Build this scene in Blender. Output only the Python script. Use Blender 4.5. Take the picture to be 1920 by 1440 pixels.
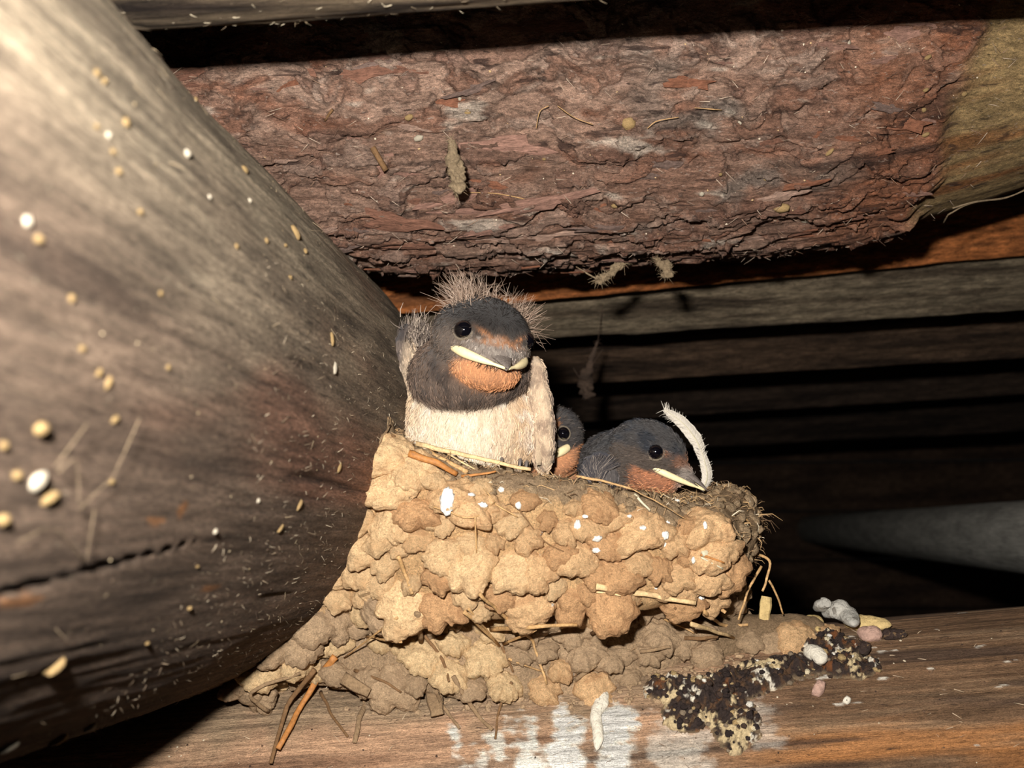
import bpy, bmesh, math, random
import numpy as np
from mathutils import Matrix, Vector
from mathutils.bvhtree import BVHTree

# ------------------------------------------------------------------ scene, camera, light
for o in list(bpy.data.objects):
    bpy.data.objects.remove(o, do_unlink=True)
S = 0.01                                   # everything below is written in centimetres
OFF = np.array([0.0, 0.0, 210.0])          # the lens is 2.1 m above the barn floor
FPX = 2059.0                               # focal length in pixels of the 1920 px wide frame
sc = bpy.context.scene
col = sc.collection
random.seed(7)
rng = np.random.default_rng(11)

cam_d = bpy.data.cameras.new('camera')
cam = bpy.data.objects.new('camera', cam_d); col.objects.link(cam)
cam.location = (OFF * S).tolist()
cam.rotation_euler = (math.radians(90), 0, 0)
cam_d.sensor_width = 36.0
cam_d.lens = FPX / 1920.0 * 36.0
cam_d.clip_start = 0.005
cam_d.clip_end = 50
cam_d.dof.use_dof = True
cam_d.dof.focus_distance = 38.8 * S
cam_d.dof.aperture_fstop = 17.0
sc.camera = cam

world = bpy.data.worlds.new('barn_gloom'); sc.world = world
world.use_nodes = True
bg = world.node_tree.nodes['Background']
bg.inputs[0].default_value = (0.9, 0.85, 0.8, 1)
bg.inputs[1].default_value = 0.0035

fl = bpy.data.lights.new('camera_flash', 'AREA')
fl.shape = 'RECTANGLE'; fl.size = 1.6 * S; fl.size_y = 0.9 * S
fl.energy = 3.0
fl.color = (1.0, 0.955, 0.90)
flo = bpy.data.objects.new('camera_flash', fl); col.objects.link(flo)
flo.location = ((np.array([-2.6, 0.0, 4.6]) + OFF) * S).tolist()
flo.rotation_euler = (math.radians(90 - 5), 0, math.radians(-3))

vs = sc.view_settings
vs.view_transform = 'Standard'; vs.look = 'None'; vs.gamma = 1.0; vs.use_curve_mapping = False
vs.exposure = 0.0


# ------------------------------------------------------------------ helpers: numbers
def A(*v): return np.array(v, float)
def unit(v):
    v = np.asarray(v, float)
    return v / (np.linalg.norm(v, axis=-1, keepdims=True) + 1e-12)
def P(px, py, y): return A((px - 960) / FPX * y, y, -(py - 720) / FPX * y)
def ray(px, py): return unit(A((px - 960) / FPX, 1.0, -(py - 720) / FPX))
def lin(r, g, b):
    c = np.array([r, g, b], float) / 255.0
    return np.where(c <= 0.04045, c / 12.92, ((c + 0.055) / 1.055) ** 2.4)
def sstep(a, b, x):
    t = np.clip((x - a) / (b - a), 0, 1)
    return t * t * (3 - 2 * t)
_perm = np.random.default_rng(3).permutation(256)
_perm = np.concatenate([_perm, _perm, _perm]).astype(np.int32)
_grad = unit(np.random.default_rng(5).normal(size=(256, 3))).astype(np.float32)
def noise(p):
    p = np.asarray(p, np.float32)
    fl0 = np.floor(p); i = fl0.astype(np.int32); f = p - fl0; i &= 255
    w = f * f * f * (f * (f * 6 - 15) + 10)
    out = 0
    for dx in (0, 1):
        for dy in (0, 1):
            for dz in (0, 1):
                h = _perm[_perm[_perm[i[..., 0] + dx] + i[..., 1] + dy] + i[..., 2] + dz]
                g = _grad[h]
                d = (g[..., 0] * (f[..., 0] - dx) + g[..., 1] * (f[..., 1] - dy) + g[..., 2] * (f[..., 2] - dz))
                wx = w[..., 0] if dx else 1 - w[..., 0]
                wy = w[..., 1] if dy else 1 - w[..., 1]
                wz = w[..., 2] if dz else 1 - w[..., 2]
                out = out + d * wx * wy * wz
    return out * 1.5
def fbm(p, octv=4, gain=0.5):
    p = np.asarray(p, float)
    a, s, t = 1.0, 0, 0
    for k in range(octv):
        s = s + a * noise(p * 2.0 ** k + 17.3 * k); t += a; a *= gain
    return s / t
def mixc(c, d, m):
    m = np.clip(np.asarray(m), 0, 1)[..., None]
    return c * (1 - m) + d * m


# ------------------------------------------------------------------ helpers: objects
PLACED = {}
FR = {}                                     # object name -> (base, 3x3 rotation) in cm
def root(name, label, cat, base, rot=None, group=None, kind=None):
    o = bpy.data.objects.new(name, None); col.objects.link(o)
    o.empty_display_size = 0.02
    R = np.eye(3) if rot is None else np.asarray(rot, float)
    b = np.asarray(base, float)
    m = Matrix.Identity(4)
    for i in range(3):
        for j in range(3): m[i][j] = R[i, j]
        m[i][3] = (b[i] + OFF[i]) * S
    o.matrix_world = m
    FR[o.name] = (b, R)
    if label: o['label'] = label
    if cat: o['category'] = cat
    if group: o['group'] = group
    if kind: o['kind'] = kind
    return o
def new_mesh(name, V, F, mat, cols=None, smooth=True):
    me = bpy.data.meshes.new(name)
    V = np.asarray(V, float)
    if isinstance(F, np.ndarray):
        n, k = F.shape
        me.vertices.add(len(V)); me.vertices.foreach_set('co', (V * S).ravel())
        me.loops.add(n * k); me.loops.foreach_set('vertex_index', F.ravel().astype(np.int32))
        me.polygons.add(n)
        me.polygons.foreach_set('loop_start', np.arange(0, n * k, k, dtype=np.int32))
        me.polygons.foreach_set('loop_total', np.full(n, k, np.int32))
        me.update(calc_edges=True)
    else:
        me.from_pydata((V * S).tolist(), [], F); me.update()
    me.polygons.foreach_set('use_smooth', np.full(len(me.polygons), bool(smooth)))
    if cols is not None:
        at = me.color_attributes.new('Col', 'FLOAT_COLOR', 'POINT')
        c = np.ones((len(V), 4)); c[:, :3] = cols
        at.data.foreach_set('color', c.ravel())
    if mat: me.materials.append(mat)
    return me
def add(name, V, F, mat, parent=None, base=None, cols=None, smooth=True, label=None, cat=None, group=None, kind=None):
    """V in world centimetres; a part is stored in the frame of its thing"""
    V = np.asarray(V, float)
    if parent is not None:
        b, R = FR[parent.name]
        L = (V - b) @ R
    else:
        b, R = np.asarray(base, float), np.eye(3); L = V - b
    o = bpy.data.objects.new(name, new_mesh(name, L, F, mat, cols, smooth)); col.objects.link(o)
    if parent is not None:
        o.parent = parent; FR[o.name] = (b, R)
    else:
        o.location = ((b + OFF) * S).tolist(); FR[o.name] = (b, R)
    for k, v in (('label', label), ('category', cat), ('group', group), ('kind', kind)):
        if v: o[k] = v
    return o
def place(name, mesh, parent, pos, rot, scale, label=None):
    """a part sharing mesh data, at a world position in cm"""
    b, R = FR[parent.name]
    o = bpy.data.objects.new(name, mesh); col.objects.link(o)
    o.parent = parent
    p = (np.asarray(pos) - b) @ R * S
    Q = R.T @ np.asarray(rot)
    m = Matrix.Identity(4)
    sc3 = np.ones(3) * scale
    for i in range(3):
        for j in range(3): m[i][j] = Q[i, j] * sc3[j]
        m[i][3] = p[i]
    o.matrix_local = m; PLACED[o.name] = np.array(m)
    if label: o['label'] = label
    return o
def frame(n, up=(0, 0, 1)):
    """columns: lateral, up along the surface, outward"""
    n = unit(n); u = np.asarray(up, float); u = unit(u - n * (u @ n)); x = np.cross(u, n)
    return np.stack([x, u, n], 1)


# ------------------------------------------------------------------ helpers: shapes
def ico(sub):
    bm = bmesh.new(); bmesh.ops.create_icosphere(bm, subdivisions=sub, radius=1)
    V = np.array([v.co[:] for v in bm.verts]); F = np.array([[v.index for v in f.verts] for f in bm.faces]); bm.free()
    return V, F
def grid_faces(nu, nv, wrap=True):
    i = np.arange(nu - 1)[:, None]; j = np.arange(nv if wrap else nv - 1)[None, :]
    j2 = (j + 1) % nv
    a = i * nv + j; b = i * nv + j2; c = (i + 1) * nv + j2; d = (i + 1) * nv + j
    return np.stack([a, b, c, d], -1).reshape(-1, 4)
def tube(pts, rad, n=8, flat=1.0, nrm=None, cap=True):
    """tapered tube along points; flat squashes it along nrm"""
    pts = np.asarray(pts, float); m = len(pts)
    rad = np.ones(m) * rad if np.isscalar(rad) else np.interp(np.linspace(0, 1, m), np.linspace(0, 1, len(rad)), np.asarray(rad, float))
    T = unit(np.gradient(pts, axis=0))
    ref = A(0, -1, 0.2) if nrm is None else np.asarray(nrm, float)
    V = []
    for k in range(m):
        b = unit(np.cross(T[k], ref)); c = unit(np.cross(b, T[k]))
        a = np.linspace(0, 2 * np.pi, n, endpoint=False)
        V.append(pts[k] + rad[k] * (np.cos(a)[:, None] * b + flat * np.sin(a)[:, None] * c))
    V = np.concatenate(V)
    F = grid_faces(m, n).tolist()
    if cap:
        F.append(list(range(n))[::-1]); F.append(list(range((m - 1) * n, m * n)))
    return V, F
def bez(pts, n=10):
    """smooth curve through points (Catmull-Rom)"""
    p = np.asarray(pts, float)
    if len(p) == 2: return p[0] + (p[1] - p[0]) * np.linspace(0, 1, n)[:, None]
    q = np.vstack([2 * p[0] - p[1], p, 2 * p[-1] - p[-2]])
    out = []
    for i in range(1, len(q) - 2):
        t = np.linspace(0, 1, n, endpoint=(i == len(q) - 3))[:, None]
        a, b, c, d = q[i - 1:i + 3]
        out.append(0.5 * ((2 * b) + (c - a) * t + (2 * a - 5 * b + 4 * c - d) * t * t + (3 * b - a - 3 * c + d) * t ** 3))
    return np.concatenate(out)
def strands(p0, p1, p2, w, taper=0.25):
    """many thin curved ribbons, two quads each; arrays of roots, middles, tips"""
    d = unit(p2 - p0)
    side = unit(np.cross(d, unit(rng.normal(size=p0.shape) * 0.4 + A(0, -1, 0)))) * np.asarray(w).reshape(-1, 1)
    V = np.stack([p0 - side, p0 + side, p1 - side * .75, p1 + side * .75, p2 - side * taper, p2 + side * taper], 1)
    n = len(p0); k = np.arange(n)[:, None] * 6
    F = np.concatenate([k + A(0, 1, 3, 2).astype(int), k + A(2, 3, 5, 4).astype(int)])
    return V.reshape(-1, 3), F
EDG = [((0, 0, 0), (1, 0, 0)), ((0, 1, 0), (1, 1, 0)), ((0, 0, 1), (1, 0, 1)), ((0, 1, 1), (1, 1, 1)),
       ((0, 0, 0), (0, 1, 0)), ((1, 0, 0), (1, 1, 0)), ((0, 0, 1), (0, 1, 1)), ((1, 0, 1), (1, 1, 1)),
       ((0, 0, 0), (0, 0, 1)), ((1, 0, 0), (1, 0, 1)), ((0, 1, 0), (0, 1, 1)), ((1, 1, 0), (1, 1, 1))]
def surface_nets(f, lo, hi, h):
    lo = np.asarray(lo, float); n = np.ceil((np.asarray(hi) - lo) / h).astype(int) + 1
    ax = [lo[i] + h * np.arange(n[i]) for i in range(3)]
    G = np.stack(np.meshgrid(*ax, indexing='ij'), -1)
    D = f(G)
    m = n - 1
    def cut(c): return D[c[0]:c[0] + m[0], c[1]:c[1] + m[1], c[2]:c[2] + m[2]]
    acc = np.zeros((*m, 3)); cnt = np.zeros(m)
    for a, b in EDG:
        da, db = cut(a), cut(b)
        x = (da < 0) != (db < 0)
        t = np.where(x, da / np.where(x, da - db, 1), 0)
        a_, b_ = A(*a), A(*b)
        acc += x[..., None] * (a_ + (b_ - a_) * t[..., None]); cnt += x
    act = cnt > 0
    idx = -np.ones(m, int); idx[act] = np.arange(act.sum())
    cell = np.argwhere(act)
    V = lo + h * (cell + acc[act] / cnt[act][:, None])
    F = []
    for axn in range(3):
        u, v = (axn + 1) % 3, (axn + 2) % 3
        s0 = [slice(1, m[i]) for i in range(3)]; s0[axn] = slice(0, m[axn])
        s1 = [slice(1, m[i]) for i in range(3)]; s1[axn] = slice(1, m[axn] + 1)
        d0, d1 = D[tuple(s0)], D[tuple(s1)]
        for sgn in (0, 1):
            e = np.argwhere((d0 < 0) & (d1 >= 0) if sgn == 0 else (d0 >= 0) & (d1 < 0))
            if not len(e): continue
            o = np.ones(3, int); o[axn] = 0
            e = e + o
            def at(du, dv):
                q = e.copy(); q[:, u] -= du; q[:, v] -= dv
                return idx[q[:, 0], q[:, 1], q[:, 2]]
            quad = [at(1, 1), at(0, 1), at(0, 0), at(1, 0)]
            if sgn: quad = quad[::-1]
            F.append(np.stack(quad, 1))
    return V, np.concatenate(F)
def ellip(p, c, r, R=None):
    q = p - c
    if R is not None: q = q @ R
    r = np.asarray(r, float)
    k0 = np.linalg.norm(q / r, axis=-1); k1 = np.linalg.norm(q / r ** 2, axis=-1) + 1e-9
    return k0 * (k0 - 1) / k1
def capsule(p, a, b, ra, rb):
    a = np.asarray(a); b = np.asarray(b); ab = b - a
    t = np.clip(((p - a) @ ab) / (ab @ ab), 0, 1)
    return np.linalg.norm(p - a - t[..., None] * ab, axis=-1) - (ra + (rb - ra) * t)
def smin(a, b, k):
    h = np.clip(0.5 + 0.5 * (b - a) / k, 0, 1)
    return b + (a - b) * h - k * h * (1 - h)
def smax(a, b, k): return -smin(-a, -b, k)
def normals(V, F):
    t = V[F[:, :3]]; fn = np.cross(t[:, 1] - t[:, 0], t[:, 2] - t[:, 0])
    N = np.zeros_like(V)
    for k in range(F.shape[1]): np.add.at(N, F[:, k], fn)
    return unit(N)
def sample_faces(V, F, n, mask=None):
    a = V[F[:, 0]]; b = V[F[:, 1]]; c = V[F[:, 2]]
    ar = np.linalg.norm(np.cross(b - a, c - a), axis=1)
    if mask is not None: ar = ar * mask
    k = rng.choice(len(F), n, p=ar / ar.sum())
    r1 = np.sqrt(rng.random(n))[:, None]; r2 = rng.random(n)[:, None]
    return (1 - r1) * a[k] + r1 * (1 - r2) * b[k] + r1 * r2 * c[k], k
def march(f, px, py, y0=20, y1=80, step=0.04):
    """where the line of sight through a pixel meets a surface given as a distance function"""
    d = ray(px, py); t = np.arange(y0, y1, step) / d[1]
    p = d * t[:, None]
    v = f(p); k = np.argmax(v < 0)
    if v[k] >= 0: return None, None
    q = p[k]; e = 0.15
    g = A(f(q + A(e, 0, 0)) - f(q - A(e, 0, 0)), f(q + A(0, e, 0)) - f(q - A(0, e, 0)), f(q + A(0, 0, e)) - f(q - A(0, 0, e)))
    return q, unit(g)


# ------------------------------------------------------------------ helpers: materials
def material(name, base=None, var=(), patches=(), bump=(), rough=0.88, spec=0.25, coat=0.0, sheen=0.0):
    """base None: colour from the mesh's own 'Col' attribute. var: (scale per cm, stretch, amount);
    patches: (colour, scale, stretch, from, to, strength); bump: (scale, stretch, height in cm)"""
    m = bpy.data.materials.new(name); m.use_nodes = True
    nt = m.node_tree; N = nt.nodes; L = nt.links
    pb = N['Principled BSDF']
    pb.inputs['Roughness'].default_value = rough
    pb.inputs['Specular IOR Level'].default_value = spec
    pb.inputs['Coat Weight'].default_value = coat
    pb.inputs['Sheen Weight'].default_value = sheen
    tc = N.new('ShaderNodeTexCoord')
    maps = {}
    def mapped(st):
        if st not in maps:
            mp = N.new('ShaderNodeMapping')
            mp.inputs['Scale'].default_value = (100 * st[0], 100 * st[1], 100 * st[2])
            L.new(tc.outputs['Object'], mp.inputs['Vector']); maps[st] = mp
        return maps[st].outputs[0]
    def tex(sc_, st, det=5, rgh=0.6, dist=0.0):
        t = N.new('ShaderNodeTexNoise'); t.inputs['Scale'].default_value = sc_
        t.inputs['Detail'].default_value = det; t.inputs['Roughness'].default_value = rgh
        t.inputs['Distortion'].default_value = dist
        L.new(mapped(st), t.inputs['Vector']); return t.outputs['Fac']
    if base is None:
        a = N.new('ShaderNodeAttribute'); a.attribute_name = 'Col'; c = a.outputs['Color']
    else:
        a = N.new('ShaderNodeRGB'); a.outputs[0].default_value = (*base, 1); c = a.outputs[0]
    for (sc_, st, amt) in var:
        r = N.new('ShaderNodeMapRange'); r.inputs['From Min'].default_value = 0.3; r.inputs['From Max'].default_value = 0.7
        r.inputs['To Min'].default_value = 1 - amt; r.inputs['To Max'].default_value = 1 + amt
        L.new(tex(sc_, st), r.inputs['Value'])
        s = N.new('ShaderNodeVectorMath'); s.operation = 'SCALE'
        L.new(c, s.inputs[0]); L.new(r.outputs[0], s.inputs['Scale']); c = s.outputs[0]
    for (pc, sc_, st, lo, hi, k) in patches:
        r = N.new('ShaderNodeMapRange'); r.interpolation_type = 'SMOOTHSTEP'
        r.inputs['From Min'].default_value = lo; r.inputs['From Max'].default_value = hi
        r.inputs['To Min'].default_value = 0; r.inputs['To Max'].default_value = k
        L.new(tex(sc_, st, 4, 0.55, 0.4), r.inputs['Value'])
        x = N.new('ShaderNodeMix'); x.data_type = 'RGBA'
        L.new(r.outputs[0], x.inputs['Factor']); L.new(c, x.inputs[6]); x.inputs[7].default_value = (*pc, 1)
        c = x.outputs[2]
    L.new(c, pb.inputs['Base Color'])
    prev = None
    for (sc_, st, hgt) in bump:
        b = N.new('ShaderNodeBump'); b.inputs['Strength'].default_value = 1.0; b.inputs['Distance'].default_value = hgt * S
        L.new(tex(sc_, st, 6, 0.62), b.inputs['Height'])
        if prev: L.new(prev, b.inputs['Normal'])
        prev = b.outputs[0]
    if prev: L.new(prev, pb.inputs['Normal'])
    return m
I1 = (1, 1, 1)
GR = (0.1, 1, 1)                            # grain running along a log's own x axis
WHITE = tuple(lin(240, 236, 225))
MT = {}
MT['rafter'] = material('rafter_wood', None, var=[(0.9, (0.15, 1, 1), 0.3), (5, (0.07, 1, 1), 0.5), (18, (0.2, 1, 1), 0.45), (45, (0.5, 1, 1), 0.35)],
    patches=[(tuple(lin(196, 180, 152)), 8, (0.6, 1, 1), 0.66, 0.73, 0.6), (tuple(lin(50, 38, 32)), 6, (0.10, 1, 1), 0.62, 0.70, 0.6)],
    bump=[(4, (0.1, 1, 1), 0.4), (14, (0.2, 1, 1), 0.16), (40, I1, 0.06)])
MT['bark'] = material('bark_skin', None, var=[(1.1, (0.45, 1, 1), 0.25), (4.5, (0.3, 1, 1), 0.4), (14, (0.4, 1, 1), 0.45), (40, (0.6, 1, 1), 0.4)],
    patches=[(tuple(lin(214, 194, 178)), 9, (0.45, 1, 1), 0.62, 0.72, 0.6), (tuple(lin(58, 42, 38)), 2.4, (0.22, 1, 1), 0.60, 0.68, 0.75), (tuple(lin(48, 36, 32)), 8, (0.25, 1, 1), 0.64, 0.70, 0.7)],
    bump=[(3, (0.35, 1, 1), 0.5), (10, (0.4, 1, 1), 0.25), (34, I1, 0.07)])
MT['beam'] = material('beam_wood', None, var=[(0.8, (0.15, 1, 1), 0.22), (6, (0.06, 1, 1), 0.35), (22, (0.12, 1, 1), 0.35), (45, (0.5, 1, 1), 0.25)],
    patches=[(tuple(lin(66, 50, 40)), 5, (0.25, 1, 1), 0.66, 0.73, 0.75)],
    bump=[(7, (0.06, 1, 1), 0.22), (30, (0.3, 1, 1), 0.07)])
MT['grey_wood'] = material('weathered_wood', None, var=[(1.2, (0.2, 1, 1), 0.3), (6, (0.12, 1, 1), 0.5), (20, (0.25, 1, 1), 0.35)],
    bump=[(5, (0.1, 1, 1), 0.3), (18, (0.2, 1, 1), 0.1)])
MT['plank'] = material('roof_plank_wood', None, var=[(0.9, (0.2, 1, 1), 0.3), (4, (0.18, 1, 1), 0.55), (12, (0.25, 1, 1), 0.4)],
    bump=[(3, (0.16, 1, 1), 0.6), (10, (0.25, 1, 1), 0.2)])
MT['dark'] = material('dark_boards', tuple(lin(70, 56, 46)), var=[(0.3, (0.15, 1, 1), 0.4), (1.2, (0.1, 1, 1), 0.4)], bump=[(1, (0.1, 1, 1), 0.4)])
MT['pole'] = material('grey_pole', tuple(lin(168, 165, 156)), var=[(1.0, (0.2, 1, 1), 0.3), (6, (0.1, 1, 1), 0.25)], bump=[(5, (0.1, 1, 1), 0.06)])
def mud(name, c, d, w=0.0):
    p = [(tuple(d), 1.3, I1, 0.50, 0.66, 0.6), (tuple(np.asarray(d) * 0.5), 5, I1, 0.64, 0.70, 0.6), (tuple(np.asarray(d) * 0.45), 24, I1, 0.64, 0.72, 0.6)]
    if w: p.append((WHITE, 1.6, I1, 0.70, 0.73, w))
    return material(name, tuple(c), var=[(3, I1, 0.2), (16, I1, 0.26), (50, I1, 0.34)], patches=p, bump=[(3, I1, 0.16), (14, I1, 0.07), (45, I1, 0.03)], rough=0.95, spec=0.1)
MT['mud_pale'] = mud('mud_pale', lin(238, 200, 152), lin(224, 180, 132))
MT['mud_tan'] = mud('mud_tan', lin(230, 188, 140), lin(202, 154, 110), 0.75)
MT['mud_brown'] = mud('mud_brown', lin(214, 168, 122), lin(180, 134, 94), 0.6)
MT['mud_grey'] = mud('mud_grey', lin(196, 166, 132), lin(168, 140, 110))
MT['mud_cream'] = mud('mud_cream', lin(238, 204, 156), lin(220, 180, 132))
MT['mud_core'] = material('mud_core', None, var=[(2.5, I1, 0.2), (14, I1, 0.35), (45, I1, 0.3)], bump=[(4, I1, 0.16), (16, I1, 0.08), (50, I1, 0.03)], rough=0.95, spec=0.1)
MT['debris'] = material('rim_debris', tuple(lin(176, 150, 118)), var=[(6, I1, 0.35), (25, I1, 0.4)], patches=[(WHITE, 5, I1, 0.70, 0.73, 0.7)], bump=[(9, I1, 0.16), (30, I1, 0.08)], rough=0.95, spec=0.1)
MT['attr'] = material('fibre_colour', None, rough=0.8, spec=0.2)
MT['straw'] = material('straw_tan', tuple(lin(184, 146, 98)), var=[(3, I1, 0.35), (14, I1, 0.35)], bump=[(30, I1, 0.015)], rough=0.6, spec=0.4)
MT['straw_pale'] = material('straw_pale', tuple(lin(214, 182, 134)), var=[(4, I1, 0.3), (14, I1, 0.25)], bump=[(30, I1, 0.015)], rough=0.6, spec=0.4)
MT['straw_orange'] = material('straw_orange', tuple(lin(176, 118, 62)), var=[(7, I1, 0.3)], bump=[(30, I1, 0.015)], rough=0.55, spec=0.4)
MT['twig'] = material('twig_brown', tuple(lin(122, 92, 62)), var=[(9, I1, 0.3)], bump=[(24, I1, 0.03)], rough=0.8)
MT['twig_mud'] = material('twig_mud', tuple(lin(150, 124, 94)), var=[(9, I1, 0.25)], bump=[(16, I1, 0.06)], rough=0.95)
MT['quill'] = material('quill_grey', tuple(lin(196, 188, 160)), var=[(8, I1, 0.2)], rough=0.5, spec=0.4)
MT['feather'] = material('plumage', None, var=[(14, I1, 0.15), (60, I1, 0.2)], bump=[(30, I1, 0.04)], rough=0.85, spec=0.15, sheen=0.15)
MT['eye'] = material('eye_black', tuple(lin(10, 9, 14)), rough=0.04, spec=0.8, coat=1.0)
MT['gape'] = material('gape_yellow', tuple(lin(246, 228, 178)), var=[(12, I1, 0.1)], rough=0.5, spec=0.4)
MT['bill'] = material('bill_horn', tuple(lin(112, 102, 95)), var=[(14, I1, 0.35)], bump=[(20, I1, 0.03)], rough=0.5, spec=0.4)
MT['ring'] = material('eye_ring', tuple(lin(126, 114, 98)), var=[(30, I1, 0.35)], bump=[(40, I1, 0.04)])
MT['claw'] = material('claw_grey', tuple(lin(120, 112, 108)), rough=0.3, spec=0.6)
MT['white_feather'] = material('white_feather', tuple(lin(206, 198, 184)), var=[(20, (1, 1, 1), 0.12)], rough=0.7, spec=0.2)
MT['cream_speck'] = material('cream_grain', tuple(lin(166, 138, 94)), var=[(8, I1, 0.3)], bump=[(16, I1, 0.03)], rough=0.7)
MT['white_speck'] = material('white_grain', tuple(lin(160, 150, 132)), var=[(8, I1, 0.15)], rough=0.7)
MT['drop_white'] = material('dropping_white', tuple(lin(226, 218, 200)), var=[(5, I1, 0.15)], patches=[(tuple(lin(60, 48, 40)), 3, I1, 0.62, 0.67, 0.9)], bump=[(8, I1, 0.1)], rough=0.8)
MT['drop_yellow'] = material('dropping_yellow', tuple(lin(214, 186, 128)), var=[(5, I1, 0.2)], patches=[(tuple(lin(70, 54, 40)), 3, I1, 0.64, 0.69, 0.8)], bump=[(8, I1, 0.1)], rough=0.8)
MT['drop_dark'] = material('dropping_dark', tuple(lin(58, 44, 38)), var=[(5, I1, 0.35)], patches=[(tuple(lin(150, 120, 84)), 4, I1, 0.60, 0.66, 0.7)], bump=[(8, I1, 0.14)], rough=0.55, spec=0.4)
MT['drop_grey'] = material('dropping_grey', tuple(lin(186, 182, 172)), var=[(5, I1, 0.2)], patches=[(tuple(lin(88, 80, 70)), 3, I1, 0.6, 0.66, 0.7)], bump=[(8, I1, 0.1)], rough=0.8)
MT['drop_pink'] = material('dropping_pink', tuple(lin(184, 150, 134)), var=[(5, I1, 0.25)], bump=[(8, I1, 0.08)], rough=0.7)
MT['crust'] = material('crust_colour', None, var=[(10, I1, 0.3)], bump=[(14, I1, 0.1)], rough=0.65, spec=0.35)
MT['splash'] = material('splash_white', tuple(lin(232, 228, 218)), var=[(10, I1, 0.12)], bump=[(12, I1, 0.05)], rough=0.8)
MT['dust'] = material('dust_clump', tuple(lin(168, 146, 116)), var=[(10, I1, 0.3)], bump=[(14, I1, 0.12), (40, I1, 0.05)], rough=0.95)


# ------------------------------------------------------------------ the timbers
class Log:
    """a round timber about a (slightly bowed) axis; its own x axis runs along it"""
    def __init__(s, p0, d, R, bow=None):
        s.p0 = np.asarray(p0, float); s.x = unit(np.asarray(d, float)); s.R = R
        z = A(0, 0, 1); z = unit(z - s.x * (z @ s.x)); y = np.cross(z, s.x)
        s.M = np.stack([s.x, y, z], 1); s.bow = bow or (lambda u: (0 * u, 0 * u)); s.taper = lambda u: 1 + 0 * u
    def loc(s, p): return (np.asarray(p) - s.p0) @ s.M
    def f(s, p):
        q = s.loc(p); by, bz = s.bow(q[..., 0])
        return np.hypot(q[..., 1] - by, q[..., 2] - bz) - s.R * s.taper(q[..., 0])
    def surf(s, u, v, h):
        by, bz = s.bow(u); r = s.R * s.taper(u) + h
        L = np.stack([u, by + r * np.cos(v), bz + r * np.sin(v)], -1)
        return s.p0 + L @ s.M.T
    def mesh(s, u0, u1, nu, nv, hf, v0=0.0, v1=360.0, share=1.0):
        # the side of the timber that can be seen gets most of the rings
        na_ = int(nv * share); va = np.linspace(v0, v1, na_, endpoint=False)
        vb = np.linspace(v1, v0 + 360, nv - na_, endpoint=False) if na_ < nv else np.zeros(0)
        U, Vv = np.meshgrid(np.linspace(u0, u1, nu), np.radians(np.concatenate([va, vb])), indexing='ij')
        X = np.stack([U, s.R * np.cos(Vv), s.R * np.sin(Vv)], -1)
        h, c = hf(U, Vv, X)
        V = s.surf(U, Vv, h).reshape(-1, 3)
        F = grid_faces(nu, nv).tolist()
        F.append(list(range(nv))[::-1]); F.append(list(range((nu - 1) * nv, nu * nv)))
        return V, F, c.reshape(-1, 3)

# --- the rafter beside the lens: slopes down and away towards the eaves
rafter = Log((-17.7, 0, 4.4), (0.09, 1, -0.144), 10.0)
def uv_of(log, px, py, y0=8):
    h, n = march(log.f, px, py, y0, 70); q = log.loc(h)
    return float(q[0]), math.atan2(q[2] - log.bow(q[0])[1], q[1] - log.bow(q[0])[0])
def seg_d(log, U, V, a, b):
    """distance on the unrolled surface from the line a-b (each u, angle); also how far along"""
    dv = lambda x: (x - a[1] + np.pi) % (2 * np.pi) - np.pi
    x = U - a[0]; y = dv(V) * log.R
    bx, by = b[0] - a[0], dv(b[1]) * log.R
    t = np.clip((x * bx + y * by) / (bx * bx + by * by), 0, 1)
    return np.hypot(x - t * bx, y - t * by), t
RCR = [(uv_of(rafter, *p), uv_of(rafter, *q), w) for p, q, w in [((2, 1116), (205, 1062), 0.09), ((210, 1062), (370, 1020), 0.04), ((245, 60), (312, 150), 0.12)]]
RSP = [(uv_of(rafter, *p), ru, rv) for p, ru, rv in [((345, 955), 0.22, 0.2), ((295, 978), 0.5, 0.10), ((40, 1128), 0.8, 0.12), ((400, 1105), 0.9, 0.06)]]
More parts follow.
